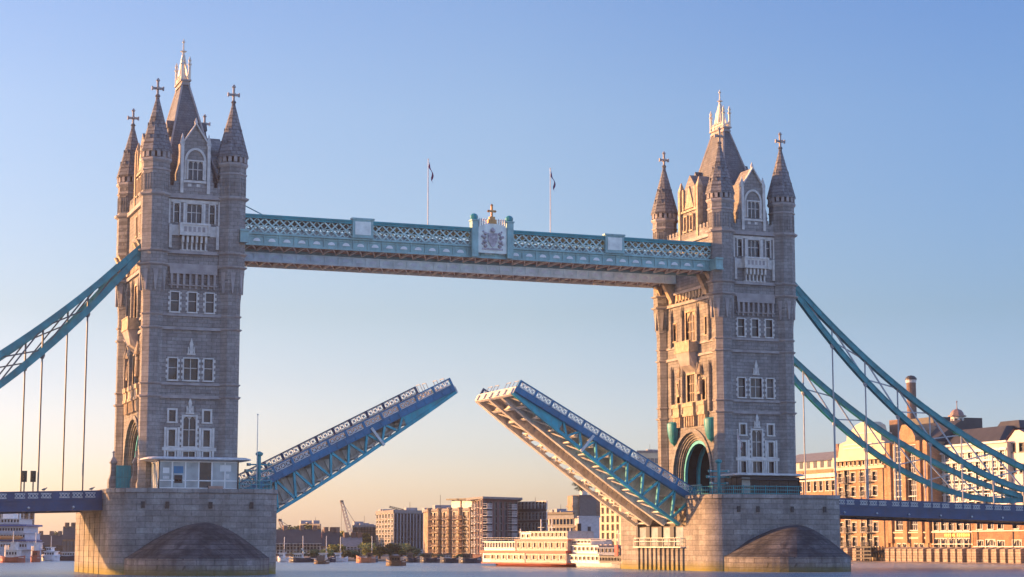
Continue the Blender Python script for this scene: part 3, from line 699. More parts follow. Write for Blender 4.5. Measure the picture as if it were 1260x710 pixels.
# ================================================================== HIGH-LEVEL WALKWAYS
def walkway(y0, y1, near, label, fascia, chordm):
    t = thing('high_level_walkway', label, 'walkway', (0,0,43), group='pair of high-level walkways between the towers')
    XA, XB = -35.7, 35.7
    Z = lambda z: z-43
    fl = MB(); fl.box(XA,XB,y0+.15,y1-.15,Z(43.3),Z(43.55)); fl.build('floor', SOFF, t)
    rf = MB(); rf.box(XA,XB,y0+.1,y1-.1,Z(46.75),Z(46.95)); rf.build('roof', ICE_G, t)
    b = MB()
    k = 0; x = XA+.6
    while x < XB:
        b.box(x-.09,x+.09,y0+.25,y1-.25,Z(43.0),Z(43.3)); b.beam((x,y0+.3,Z(43.12)),(min(x+1.85,XB),y1-.3,Z(43.12)),.12,.16); x += 1.85
    b.build('floor_beams', STEEL, t)
    for yf, s in ((y0,-1),(y1,1)):
        f = MB()
        f.box(XA,XB,min(yf,yf-s*.16),max(yf,yf-s*.16),Z(43.0),Z(44.55))
        o = f.build('fascia', fascia, t)
        f = MB()
        for z0,z1,p in ((42.92,43.16,.22),(44.4,44.66,.24),(44.1,44.2,.1)):
            f.box(XA,XB,min(yf-s*.02,yf+s*p),max(yf-s*.02,yf+s*p),Z(z0),Z(z1))
        x = XA
        while x < XB:
            f.box(x-.07,x+.07,min(yf-s*.02,yf+s*.13),max(yf-s*.02,yf+s*.13),Z(43.16),Z(44.4)); x += 2.04
        f.build('fascia_moulding', fascia, o)
        f = MB(); x = XA+1.02
        while x < XB:
            pts = [(x+.5*math.cos(PI*i/8), Z(43.5)+.42*math.sin(PI*i/8)) for i in range(9)]
            f.slab(pts, min(yf-s*.02,yf+s*.08), max(yf-s*.02,yf+s*.08)); x += 2.04
        f.build('fascia_boss', WHITE, o)
        c = MB(); c.box(XA,XB,yf-.2,yf+.2,Z(46.55),Z(46.85)); c.box(XA,XB,yf-.28,yf+.28,Z(46.85),Z(47.08)); c.build('top_chord', chordm, t)
        la = MB(); pitch = 2.04; x = XA
        while x < XB-.1:
            a = s*-.02
            la.beam((x,yf+a+.05,Z(44.6)),(x+pitch,yf+a+.05,Z(46.6)),.1,.21,(0,0,1)); la.beam((x,yf+a-.05,Z(46.6)),(x+pitch,yf+a-.05,Z(44.6)),.1,.21,(0,0,1))
            hp = pitch/2; [la.beam((x+p0,yf+a+.06,Z(z0)),(x+p1,yf+a+.06,Z(z1)),.07,.14) for p0,z0,p1,z1 in ((hp,44.6,pitch,45.6),(0,45.6,hp,44.6),(0,45.6,hp,46.6),(hp,46.6,pitch,45.6))]; la.box(x,x+pitch,yf+a-.02,yf+a+.1,Z(45.55),Z(45.66))
            x += pitch
        la.build('lattice', LATT if near else ICE_G, t)
        gl = MB(); gl.box(XA,XB,yf-s*.5-.02,yf-s*.5+.02,Z(44.6),Z(45.3)); gl.build('glazing_band', GLASS_L, t)
        if s < 0:
            for xc in (-18.15, 19.05):
                p = MB(); p.box(xc-1.45,xc+1.45,yf-.4,yf+.3,Z(44.66),Z(47.15)); p.box(xc-1.6,xc+1.6,yf-.5,yf+.35,Z(47.15),Z(47.4)); p.box(xc-1.5,xc+1.5,yf-.46,yf-.38,Z(44.66),Z(44.9))
                q = p.build('panel_block', fascia, t)
                p = MB(); p.box(xc-1.1,xc+1.1,yf-.45,yf-.39,Z(45.1),Z(46.9)); p.build('sunk_panel', ICE_G, q)
    if near:
        for s in (-1,1):                       # collars that clasp the turrets
            c = MB(); xa, xb = (34.2,35.3) if s > 0 else (-35.3,-34.2)
            c.box(xa,xb,-11.45,y0-.02,Z(43.0),Z(44.55)); c.box(xa-.05,xb+.05,-11.6,-11.3,Z(44.4),Z(44.66)); c.box(xa-.05,xb+.05,-11.6,-11.3,Z(42.92),Z(43.16)); c.build('end_collar', fascia, t)
        # crest in the middle
        xc = .45; yf = y0
        c = MB(); c.box(xc-2.1,xc+2.1,yf-.55,yf+.3,Z(43.6),Z(47.2)); c.slab([(xc-2.1,Z(47.2)),(xc+2.1,Z(47.2)),(xc,Z(48.1))],yf-.55,yf+.3); q = c.build('crest_panel', ICE_G, t)
        c = MB()
        c.slab([(xc-.7,Z(46.4)),(xc+.7,Z(46.4)),(xc+.68,Z(45.4)),(xc+.35,Z(44.7)),(xc,Z(44.4)),(xc-.35,Z(44.7)),(xc-.68,Z(45.4))],yf-.72,yf-.54)
        rng = random.Random(3)
        for s in (-1,1):
            for (dx,dz,r) in ((1.05,44.6,.3),(1.15,45.2,.34),(1.2,45.8,.3),(1.05,46.3,.26),(1.45,44.9,.2),(1.5,45.9,.22),(1.35,46.6,.16)):
                c.lathe([(.02,Z(dz)-r),(r*.8,Z(dz)-r*.5),(r,Z(dz)),(r*.8,Z(dz)+r*.5),(.02,Z(dz)+r)],8,xc+s*dx,yf-.55)
        c.lathe([(.2,Z(46.5)),(.35,Z(46.7)),(.3,Z(46.95)),(.05,Z(47.2))],8,xc,yf-.6); c.box(xc-1.5,xc+1.5,yf-.66,yf-.54,Z(44.05),Z(44.3))
        for dx,dz in ((-.33,45.9),(.33,45.4)): c.box(xc+dx-.28,xc+dx+.28,yf-.78,yf-.7,Z(dz)-.22,Z(dz)+.22)
        c.build('coat_of_arms', mat('crest_stone', (.42,.38,.40), .7, var=.4, vscale=3), q)
        for s in (-1,1):
            c = MB(); x = xc+s*2.6; c.box(x-.45,x+.45,yf-.75,yf+.35,Z(43.0),Z(48.0)); c.box(x-.55,x+.55,yf-.85,yf+.45,Z(48.0),Z(48.2)); c.build('crest_post', fascia, q)
            c = MB(); c.lathe([(.4,Z(48.2)),(.5,Z(48.45)),(.5,Z(48.75)),(.3,Z(49.0)),(.05,Z(49.1))],8,x,yf-.2); c.build('post_cap', TEAL, q)
            for k in range(4):
                c = MB(); xx = xc+s*(.95+k*.32); c.box(xx-.08,xx+.08,yf-.5,yf-.3,Z(47.2),Z(48.25)); c.lathe([(.13,Z(48.25)),(.02,Z(48.5))],4,xx,yf-.4); c.build('crest_pinnacle', WHITE_W, q)
        c = MB(); c.box(xc-.6,xc+.6,yf-.6,yf+.1,Z(47.75),Z(48.35)); c.box(xc-.4,xc+.4,yf-.5,yf,Z(48.35),Z(48.75)); c.box(xc-.13,xc+.13,yf-.35,yf-.1,Z(48.75),Z(50.45)); c.box(xc-.5,xc+.5,yf-.33,yf-.12,Z(49.4),Z(49.7))
        for dx,dz in ((-.5,49.55),(.5,49.55),(0,50.4)): c.lathe([(.02,Z(dz)-.2),(.2,Z(dz)),(.02,Z(dz)+.2)],6,xc+dx,yf-.22)
        c.build('gilt_cross', mat('gilt_bronze', (.45,.24,.09), .45, metal=.4, var=.2), q)
        # service ladder frame by the left tower
        c = MB(); c.rod((-34.3,y0+.6,Z(48.3)),(-31.6,y0+.6,Z(47.1)),.07); c.rod((-34.3,y0+.6,Z(47.1)),(-34.3,y0+.6,Z(48.3)),.07); c.lathe([(.02,Z(48.1)),(.2,Z(48.3)),(.02,Z(48.5))],6,-34.3,y0+.6); c.build('stay_rod', TEAL, t)
    return t
walkway(-9.4,-3.8,True,'pale blue lattice walkway on the near side, with a carved crest at mid-span', ICE, TEAL)
walkway(5.0,10.2,False,'greyer walkway on the far side, showing below the crested one', ICE_G, ICE_G)
def flagpole(x, y, z, h, label, flag=True, r=.09, fcols=None, fl=2.6):
    t = thing('flagpole', label, 'flagpole', (x,y,z), group='flagpoles on the bridge')
    p = MB(); p.rod((0,0,0),(0,0,h),r,8,r*.6); p.lathe([(.02,h-.02),(.12,h+.08),(.02,h+.2)],8); p.lathe([(.3,-.0),(.3,.12),(.12,.3)],8); p.build('pole', WHITE_W, t)
    if flag:
        f = MB(); n = 8
        cols = fcols or (0,1,2,1,0)
        for i in range(n):
            for k in range(5):
                f.k = cols[k]
                def P(a, b):
                    s = a/n; return (r+.05+.62*s+.10*math.sin(s*9+b*.9), .28*math.sin(s*7+b*.5), h-.15-fl*.99*s*.92-b*.17)
                f.poly([P(i,k),P(i+1,k),P(i+1,k+1),P(i,k+1)])
        f.build('flag', [FLAG_R,FLAG_W,FLAG_B], t, smooth=True)
    return t
FLAG_R = mat('flag_red', (.35,.03,.03), .8); FLAG_W = mat('flag_white', (.45,.42,.42), .8); FLAG_B = mat('flag_blue', (.03,.04,.16), .8)
flagpole(-8.1,-7.3,46.95,9.7,'white flagpole with a limp flag on the walkway, left of the crest',fcols=(2,0,2,0,2))
flagpole(10.2,-7.3,46.95,9.7,'white flagpole with a limp flag on the walkway, right of the crest',fcols=(2,2,0,2,2))

# ================================================================== BASCULES
def bascule(side, ang, tip, label):
    """side -1: leaf hinged on the left pier"""
    c, s = math.cos(rad(ang)), math.sin(rad(ang)); L = 33.0
    d = Vector((-side*c, 0, s)); nrm = Vector((side*s, 0, c))
    org = Vector((tip[0],0,tip[1])) - d*L - nrm*1.05
    t = thing('bascule', label, 'drawbridge leaf', org, group='raised bascules of the bridge')
    R = Matrix((d, Vector((0,1,0)), nrm)).transposed().to_4x4()
    def M():
        b = MB(); b.T = R; return b
    dep_t = [(0,1.25),(5,2.0),(10.6,2.7),(18,3.65),(25,4.35),(33,4.95)]
    def dep(u):
        q = L-u
        for (a,x),(b,y) in zip(dep_t, dep_t[1:]):
            if q <= b: return x+(y-x)*(q-a)/(b-a)
        return dep_t[-1][1]
    b = M(); b.box(0,L,-7.5,7.5,-.3,-.02); b.build('deck', STEEL, t)
    b = M(); b.box(0,L,-5.6,5.6,-.016,.0); b.build('road_surface', ROAD, t)
    for s_ in (-1,1):
        b = M(); b.box(0,L,min(s_*5.6,s_*7.5),max(s_*5.6,s_*7.5),-.016,.12); b.build('footway', ROAD, t)
    NP = 11
    us = [2.2 + (L-2.2)*i/NP for i in range(NP+1)]
    for y, outer in ((-7.35,1),(-2.45,0),(2.45,0),(7.35,1)):
        blue = outer and y < 0
        b = M(); b.box(0,L,y-.18,y+.18,-.85,-.3)
        if outer: 
            so = 1 if y > 0 else -1
            b.box(0,L,min(y+so*.16,y+so*.34),max(y+so*.16,y+so*.34),-.75,-.02)
        if outer:
            for k in range(24): u = .7+k*1.38; b.box(u-.06,u+.06,min(y+so*.33,y+so*.42),max(y+so*.33,y+so*.42),-.74,-.1)
            b.box(0,L,min(y+so*.33,y+so*.46),max(y+so*.33,y+so*.46),-.78,-.7)
        g = b.build('edge_girder' if outer else 'main_girder', TEAL_D if blue else STEEL, t)
        b = M()
        for u0,u1 in zip(us, us[1:]): b.beam((u0,y,-dep(u0)+.2),(u1+.02,y,-dep(u1)+.2),.5 if blue else .85,.42,(0,0,1))
        b.build('bottom_chord', TEAL_B if blue else STEEL, g)
        b = M()
        solid = L-7.2
        for i,(u0,u1) in enumerate(zip(us, us[1:])):
            if (u0+u1)/2 > solid or not outer:
                if not outer:
                    for j in range(3):
                        uu = u0+(u1-u0)*j/3; b.box(uu-.06,uu+.06,y-.3,y+.3,-dep(uu)+.4,-.85)
                b.add([(u0,y-.06,-.8),(u1,y-.06,-.8),(u1,y-.06,-dep(u1)+.3),(u0,y-.06,-dep(u0)+.3),(u0,y+.06,-.8),(u1,y+.06,-.8),(u1,y+.06,-dep(u1)+.3),(u0,y+.06,-dep(u0)+.3)],[(0,1,2,3),(4,5,6,7),(0,3,7,4),(1,2,6,5)])
            else:
                um = (u0+u1)/2
                b.beam((u0,y,-.7),(um,y,-dep(um)+.3),.3,.44,(0,1,0)); b.beam((um,y,-dep(um)+.3),(u1,y,-.7),.3,.44,(0,1,0))
            if i % 1 == 0 and (u0+u1)/2 <= solid: None
        b.build('girder_web', TEAL_B if blue else STEEL, g)
    for i,u in enumerate(us):
        b = M(); dd = min(1.15, dep(u)-.3)
        b.box(u-.1,u+.1,-7.2,7.2,-.3-dd,-.3); b.box(u-.22,u+.22,-7.2,7.2,-.36-dd,-.3-dd+.02); b.build('cross_beam', STEEL, t)
    b = M()
    for k in range(9):
        y = -6.6 + k*1.65
        b.box(0,L,y-.07,y+.07,-.75,-.3)
    b.build('stringers', STEEL, t)
    for ya,yb in ((-7.3,-2.5),(2.5,7.3)):
        b = M()
        for u0,u1 in zip(us, us[1:]):
            b.beam((u0,ya,-dep(u0)+.45),(u1,yb,-dep(u1)+.45),.2,.14); b.beam((u0,ya,-dep(u0)+.45),(u0,yb,-dep(u0)+.45),.2,.18)
        b.build('lateral_bracing', STEEL, t)
    # parapets: dark rail, blue posts, pale lattice panels
    for s_ in (-1,1):
        y = s_*7.6
        b = M(); b.box(0,L,y-.1,y+.1,.98,1.12); b.box(0,L,y-.08,y+.08,.0,.1)
        PW = 2.75; n = int(L/PW); 
        for k in range(n+1): 
            u = L-.15-k*PW; b.box(u-.16,u+.16,y-.12,y+.12,0,1.0)
        pr = b.build('parapet_rail', TEAL_D if s_ < 0 else NAVY, t)
        for k in range(n):
            u1 = L-.35-k*PW; u0 = u1-PW+.4
            q = M(); q.box(u0,u1,y-.03,y+.03,.14,.26); q.box(u0,u1,y-.03,y+.03,.86,.96)
            for j in range(3):
                a = u0+(u1-u0)*j/3; e = u0+(u1-u0)*(j+1)/3; mid = (a+e)/2
                q.beam((a,y,.2),(e,y,.9),.06,.14,(0,1,0)); q.beam((a,y+.03,.9),(e,y+.03,.2),.06,.14,(0,1,0)); q.box(a-.05,a+.05,y-.04,y+.04,.2,.9); q.box(mid-.17,mid+.17,y-.055,y+.055,.38,.72)
            q.build('parapet_panel', WHITE_W, pr)
    # nose of the leaf
    b = M(); b.box(L,L+.12,-7.6,7.6,-1.05,-.02)
    for k in range(6):
        y = -6.9+k*2.76; b.box(L-.2,L+.35,y-.35,y+.35,-1.25,-.35)
    b.build('nose_beam', STEEL, t)
    b = M()
    for y in (-5.3,-2.2,2.6,5.3): 
        b.rod((L-.3,y-.8,0),(L-.3,y-.8,1.25),.05); b.rod((L-.3,y+.8,0),(L-.3,y+.8,1.25),.05); b.rod((L-.3,y-.8,1.25),(L-.3,y+.8,1.25),.05)
    b.build('barrier_hoop', ROD, t)
    b = M(); b.beam((L-13.2,-7.75,-.2),(L-12.6,-7.75,-3.1),.35,.4,(0,1,0)); b.build('inspection_arm', WHITE_W, t)
    return t
bascule(-1, 26.8, (-4.9,26.3), 'raised bascule on the left pier, seen from its blue side')
bascule(1, 28.9, (5.5,26.35), 'raised bascule on the right pier, showing its sunlit underside')

# ================================================================== SUSPENSION CHAINS
UC = (-1.39069966e-05, 1.04929954e-02, -1.89442136, 110.357777)
LC = (-9.52179807e-06, 1.47681317e-02, -2.59774527, 132.060525)
def pv(c, x): return ((c[0]*x+c[1])*x+c[2])*x+c[3]
def deck_z(x): return 10.45 - .0245*(abs(x)-53)          # top of parapet
def chain(sx, y, label):
    t = thing('suspension_chain', label, 'suspension chain', (sx*47,y,42), group='suspension chains of the side spans')
    o = Vector((sx*47,y,42))
    def P(x, z, dy=0): return Vector((sx*x, y+dy, z)) - o
    xs = [46.6+ (100.6-46.6)*i/36 for i in range(37)]
    def up(x): return pv(UC,x)-.42
    def lo(x): return min(pv(LC,x)+.42, up(x)-.1)
    for nm, fn in (('upper_chord',up),('lower_chord',lo)):
        b = MB()
        for a, e in zip(xs, xs[1:]):
            for dy in (-.32,.32): b.beam(P(a,fn(a),dy),P(e+.06,fn(e)+(fn(e)-fn(a))/(e-a)*.06,dy),.12,.82)
            b.beam(P(a,fn(a)+.38),P(e+.05,fn(e)+.38),.9,.1); b.beam(P(a,fn(a)-.36),P(e+.05,fn(e)-.36),.8,.1)
        b.build(nm, TEAL, t)
    b = MB()                                         # web plate where the chords come together
    for x0,x1 in ((46.6,48.6),(48.6,50.4)): b.poly([P(x0,up(x0)),P(x1,up(x1)),P(x1,lo(x1)),P(x0,lo(x0))])
    b.poly([P(97.0,up(97.0)),P(100.8,up(100.6)),P(100.8,lo(100.6)),P(97.0,lo(97.0))])
    b.build('web_plate', TEAL, t, recalc=False)
    hx = [48.9+5.49*k for k in range(1,10)]
    for x in hx:
        if lo(x) - (deck_z(x)) > .3:
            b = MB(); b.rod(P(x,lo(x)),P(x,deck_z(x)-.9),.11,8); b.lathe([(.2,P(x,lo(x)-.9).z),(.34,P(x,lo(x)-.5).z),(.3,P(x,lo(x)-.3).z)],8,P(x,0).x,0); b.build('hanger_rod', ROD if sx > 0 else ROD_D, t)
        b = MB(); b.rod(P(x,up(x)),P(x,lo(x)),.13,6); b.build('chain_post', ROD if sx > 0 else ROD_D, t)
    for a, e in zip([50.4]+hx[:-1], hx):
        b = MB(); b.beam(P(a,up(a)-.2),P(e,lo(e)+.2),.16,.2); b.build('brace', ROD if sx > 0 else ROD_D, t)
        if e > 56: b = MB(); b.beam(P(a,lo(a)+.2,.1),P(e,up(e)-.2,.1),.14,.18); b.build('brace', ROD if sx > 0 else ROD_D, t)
    b = MB(); b.rod(P(100.6,11.2,-.6),P(100.6,11.2,.6),.55,12); b.rod(P(100.6,11.2),P(100.6,9.2),.2); b.build('pin_joint', TEAL, t)
    b = MB(); b.beam(P(100.6,11.2),P(134,20.5),.8,.9); b.build('land_chain', TEAL, t)
    return t
chain(-1,-9.2,'teal suspension chain on the near side of the left approach span')
chain(-1,9.2,'teal suspension chain on the far side of the left approach span')
chain(1,-9.2,'upper of the two teal chains right of the bridge, in front of the other')
chain(1,9.2,'lower of the two teal chains right of the bridge, behind the other')

# ================================================================== SIDE SPAN DECKS
def side_deck(sx, label):
    t = thing('road_deck', label, 'bridge deck', (sx*51.9,0,10), group='road decks of the side spans')
    o = Vector((sx*51.9,0,10))
    X0, X1, n = 51.9, 136, 20
    xs = [X0+(X1-X0)*i/n for i in range(n+1)]
    def strip(b, y0, y1, a, c):                    # heights below parapet top
        for xa, xb in zip(xs, xs[1:]):
            vs = []
            for x in (xa, xb):
                z = deck_z(x)-10
                vs += [(sx*(x-X0),y0,z-a),(sx*(x-X0),y1,z-a),(sx*(x-X0),y1,z-c),(sx*(x-X0),y0,z-c)]
            b.add(vs, [(0,1,5,4),(1,2,6,5),(2,3,7,6),(3,0,4,7),(0,1,2,3),(4,5,6,7)])
    b = MB(); strip(b,-9.2,9.2,1.05,1.4); b.build('roadway', ROAD, t)
    for s in (-1,1):
        y = s*9.45
        b = MB(); strip(b,y-.17,y+.17,.0,.14); strip(b,y-.1,y+.1,.14,1.05); q = b.build('parapet', NAVY, t)
        b = MB(); strip(b,y-.16,y+.16,1.05,2.3); strip(b,y-.3,y+.3,1.05,1.2); strip(b,y-.34,y+.34,2.3,2.5); strip(b,y-.24,y+.24,1.55,1.65); b.build('edge_girder', NAVY, t)
        x = X0+.9; k = 0
        while x < 110:
            p = MB(); yy = y + s*.0; f0 = y-.14 if s < 0 else y+.06; f1 = f0+.08
            z = deck_z(x)-10
            w = 1.25
            p.box(0,w,f0-y,f1-y,-.9,-.82); p.box(0,w,f0-y,f1-y,-.34,-.26)
            for j in range(3):
                a = w*j/3; e = w*(j+1)/3
                p.beam((a,(f0+f1)/2-y,-.86),(e,(f0+f1)/2-y,-.3),.08,.15,(0,1,0)); p.beam((a,(f0+f1)/2-y,-.3),(e,(f0+f1)/2-y,-.86),.08,.15,(0,1,0))
            if k == 0: PAN[s] = p.mesh('parapet_panel', WHITE_W)
            xx = sx*(x-X0) if sx > 0 else sx*(x-X0)-w
            link('parapet_panel', PAN[s], q, (xx,y,z))
            x += 1.6 if k % 3 != 2 else 2.25; k += 1
        for k in range(9):
            x = 55.5+5.49*k
            p = MB(); z = deck_z(x)-10-2.05; p.lathe([(.02,z-.16),(.17,z),(.02,z+.16)],8,sx*(x-X0),y+s*.3); p.build('girder_boss', WHITE, t)
    for k in range(26):
        x = X0+1.2+k*3.2
        p = MB(); z = deck_z(x)-10; p.box(sx*(x-X0)-.15,sx*(x-X0)+.15,-9.2,9.2,z-2.3,z-1.4); p.build('floor_beam', SOFF2, t)
    p = MB(); strip(p,-9.1,9.1,1.41,1.5); p.build('soffit', SOFF2, t)
    return t
PAN = {}
SOFF2 = mat('tan_soffit_paint', (.36,.29,.23), .7, var=.3)
side_deck(-1, 'navy blue approach deck entering the picture from the left')
side_deck(1, 'navy blue approach deck running off right in front of the brick warehouses')

# ================================================================== SMALL THINGS ON THE PIERS
def cabin(X, label, pale):
    t = thing('pier_cabin', label, 'control cabin', (X,-13.4,PT), group='cabins at the tower feet')
    fm = WHITE if pale else BLACK
    w, d, h = (5.0,2.6,3.45) if pale else (4.6,2.5,2.5)
    b = MB()
    for i in range(7):
        x = -w + 2*w*i/6; b.box(x-.09,x+.09,-d-.02,-d+.14,0,h)
    for z in (0,.95,h-.14): b.box(-w,w,-d,-d+.12,z,z+.14)
    for s in (-1,1):
        for y in (-d,-d+1.3,0.5): b.box(s*w-.08,s*w+.08,y-.02,y+.14,0,h)
        for z in (0,h-.14): b.box(s*w-.06,s*w+.06,-d,d,z,z+.13)
    b.build('frame', fm, t)
    g = MB()
    for i in range(6):
        g = MB(); x0 = -w+2*w*i/6+.09; x1 = -w+2*w*(i+1)/6-.09
        dark = (i == 3) if pale else (i not in (0,))
        g.box(x0,x1,-d+.04,-d+.08,.14,h-.14); g.build('glass_panel', (GLASS if pale else GLASS_D) if dark else GLASS_L, t)
    for s in (-1,1):
        g = MB(); g.box(min(s*w-.02,s*w+.02),max(s*w-.02,s*w+.02),-d+.1,d,.14,h-.14); g.build('glass_panel', GLASS_L if pale else GLASS_D, t)
    b = MB(); b.box(-w+.3,w-.3,d-.1,d,0,h); b.box(-w+.1,w-.1,-d+.4,d-.1,.0,.1); b.build('back_wall', WHITE_W if pale else SHADOWY, t)
    b = MB()
    ov = 1.75 if pale else .9
    rg = [[(x*1.0,y,z) for x,y in rrect(w+ov+o,d+ov*.6+o,1.6 if pale else .6,5)] for o,z in ((-1.4,h),(-.3,h+.12),(0,h+.2),(-.05,h+.34),(-.5,h+.5))]
    b.ring_loft(rg); b.build('roof', WHITE_W if pale else PORT, t)
    if pale:                                          # notices, counter and furniture seen behind the glass
        for x,z,ww,hh,mm in ((-4.1,1.9,.8,.7,WHITE),(-4.1,1.2,.8,.35,WHITE_W),(-2.55,1.9,1.2,.9,TEAL_D),(-2.55,.7,1.0,1.0,BLACK),(3.4,2.2,1.4,.8,WHITE),(3.7,1.3,.4,.6,WHITE_W)):
            p = MB(); p.box(x-ww/2,x+ww/2,-d+.0,-d+.035,z,z+hh); p.build('notice', mm, t)
        p = MB(); p.box(.9,2.3,-d+.5,-d+1.1,.1,1.1); p.box(-1.6,-.2,-d+.6,-d+1.3,.1,.8); p.build('counter', WHITE_W, t)
        p = MB(); p.box(-4.9,-.2,-d-.9,-d-.85,.9,.96) if False else p.box(1.2,3.0,-d-.5,-d-.1,.0,.35); p.build('bench', SOFF, t)
    else:
        p = MB(); p.box(-w-.4,w+.5,-d-1.0,-d+.1,h-.45,h-.3); p.build('awning', BLACK, t)
    return t
cabin(-TX+.1, 'white glazed cabin with an oval roof on the left pier', True)
cabin(TX-1.2, 'dark open-fronted cabin at the foot of the right tower', False)
def railing(pts, label, col=TEAL, h=1.15):
    o = Vector(pts[0]); t = thing('pier_railing', label, 'railing', o, group='teal railings on the piers')
    P = [Vector(p)-o for p in pts]
    b = MB()
    for a, e in zip(P, P[1:]):
        for z in (h,.15,h*.55): b.beam(a+Vector((0,0,z)), e+Vector((0,0,z)), .07, .09)
    b.build('rails', col, t)
    b = MB()
    for a, e in zip(P, P[1:]):
        n = max(1,int((e-a).length/.28))
        for i in range(n+1):
            q = a.lerp(e, i/n); r = .07 if i % 6 == 0 else .025
            b.rod(q, q+Vector((0,0,h+(.12 if i % 6 == 0 else 0))), r, 5)
    b.build('balusters', col, t)
railing([(-36.0,-16.6,PT),(-31.6,-14.8,PT),(-30.8,-12.4,PT),(-30.8,-8.6,PT)], 'teal railing at the right-hand corner of the left pier')
railing([(32.6,-15.2,PT),(35.2,-16.9,PT),(44.4,-16.9,PT)], 'teal railing along the edge of the right pier')
railing([(30.9,-8.6,PT),(30.9,-12.6,PT),(32.6,-15.2,PT)], 'teal railing at the rounded left corner of the right pier')
def mast(x, y, label):
    t = thing('signal_mast', label, 'signal mast', (x,y,PT), group='teal signal masts')
    b = MB(); b.box(-.5,.5,-.5,.5,0,.25); b.rod((0,0,.25),(0,0,4.6),.24,8); b.lathe([(.3,4.4),(.45,4.6),(.45,4.8),(.1,5.0)],8); b.build('post', TEAL, t)
    for z,w in ((1.6,1.2),(2.5,1.7),(3.3,1.4)):
        b = MB(); b.beam((-w,0,z),(w,0,z),.14,.18); b.box(-w-.2,-w+.25,-.2,.2,z-.18,z+.18); b.box(w-.25,w+.2,-.2,.2,z-.18,z+.18); b.build('arm', TEAL, t)
        for s in (-1,1):
            l_ = MB(); l_.lathe([(.02,z-.14),(.15,z),(.02,z+.14)],8,s*w,-.25); l_.build('signal_lamp', WHITE_W, t)
mast(-32.4,-12.0,'teal mast with short arms beside the raised left bascule')
mast(33.2,-13.3,'teal mast with signal arms in front of the right tower')
t = flagpole(-32.9,-12.9,PT,9.6,'bare thin flagpole rising at the foot of the left bascule', flag=False, r=.07)
t = flagpole(35.6,-14.6,PT,9.0,'pole with a small pale flag before the right tower', fl=2.4, fcols=(1,1,0,1,1), r=.08)
# bascule-side hoods on the inner tower face (teal shields over the arch haunches)
for y, lab in ((5.4,'teal shield-shaped hood left of the right tower arch'),(-6.9,'teal shield-shaped hood right of the right tower arch')):
    t = thing('tower_hood', lab, 'hood', (TX-5.7,y,18.3), group='teal hoods on the right tower')
    b = MB(); n = 10
    rings = []
    for k in range(7):
        z = k/6*3.4; r = 1.2*math.sqrt(max(0,1-((3.4-z)/3.4)**2))+.05
        rings.append([(-1.1*r*math.sin(PI*i/n)*.8, r*math.cos(PI*i/n), z) for i in range(n+1)])
    rings.append([(x*.7,y_*.8,3.6) for x,y_,z in rings[-1]])
    for a, e in zip(rings, rings[1:]):
        for i in range(n): b.poly([a[i],a[i+1],e[i+1],e[i]])
    b.poly(rings[-1]); b.build('shell', TEAL, t)
    b = MB(); b.beam((0,-1.2,3.5),(0,1.2,3.5),.25,.3); b.beam((.3,0,1.2),(-.9,0,3.2),.15,.2); b.build('bracket', TEAL, t)
# outer side of the left tower: teal gate, blue door, stone gate posts
t = thing('teal_gate', 'teal gate between stone posts at the left foot of the left tower', 'gate', (-48.7,-5.6,PT))
b = MB(); b.box(-.95,.95,-.08,.08,.1,3.2); b.build('leaf', mat('bright_teal', (.01,.30,.36), .45), t)
b = MB()
for z in (.2,1.6,3.05): b.box(-.95,.95,-.14,-.08,z,z+.12)
for k in range(6): b.box(-.95+k*.36,-.88+k*.36,-.13,-.08,.2,3.2)
b.build('gate_frame', TEAL, t)
for x,y,lab in ((-49.9,-4.9,'far stone gate post with a peaked cap left of the left tower'),(-47.3,-6.6,'near stone gate post with a peaked cap left of the left tower')):
    t = thing('gate_post', lab, 'stone post', (x,y,PT), group='stone gate posts by the left tower')
    b = MB(); b.lathe([(.62,0),(.62,1.3),(.38,2.0),(.34,2.4),(.34,3.4),(.46,3.5),(.46,3.7)],4,flats=True); b.build('shaft', GRAN_T, t)
    b = MB(); b.lathe([(.38,3.7),(.3,4.0),(.12,4.3),(.11,4.8),(.18,4.9),(.02,5.1)],4); b.build('cap', COURSE, t)
t = thing('tower_door', 'tall blue door in the side of the left tower arch', 'door', (-46.75,-7.0,PT))
b = MB(); b.box(-.08,.08,-.7,.7,0,3.4); b.build('leaf', TEAL_D, t)
b = MB(); b.box(-.14,.14,-.82,-.7,0,3.55); b.box(-.14,.14,.7,.82,0,3.55); b.box(-.14,.14,-.82,.82,3.4,3.55); b.build('door_frame', COURSE, t)
# traffic lights on the left approach
for px, lab in ((29.5,'left one of two black traffic lights on the left deck'),(40.5,'right one of two black traffic lights on the left deck')):
    P = on('y',-8.6,px,601.5)
    t = thing('traffic_light', lab, 'traffic light', P, group='traffic lights on the left deck')
    b = MB(); b.rod((0,0,-.6),(0,0,2.0),.09,8); b.build('post', ROD_D, t)
    b = MB(); b.box(-.27,.22,-.2,.2,.95,2.15); b.box(-.36,.32,-.03,.03,.85,2.25); h_ = b.build('signal_head', BLACK, t)
    for k in range(3):
        l_ = MB(); z = 1.2+k*.36; l_.T = T((0,0,z)) @ Matrix.Rotation(PI/2,4,'X'); l_.lathe([(.13,.15),(.16,.24),(.14,.34)],10); l_.build('lens_hood', BLACK, h_)
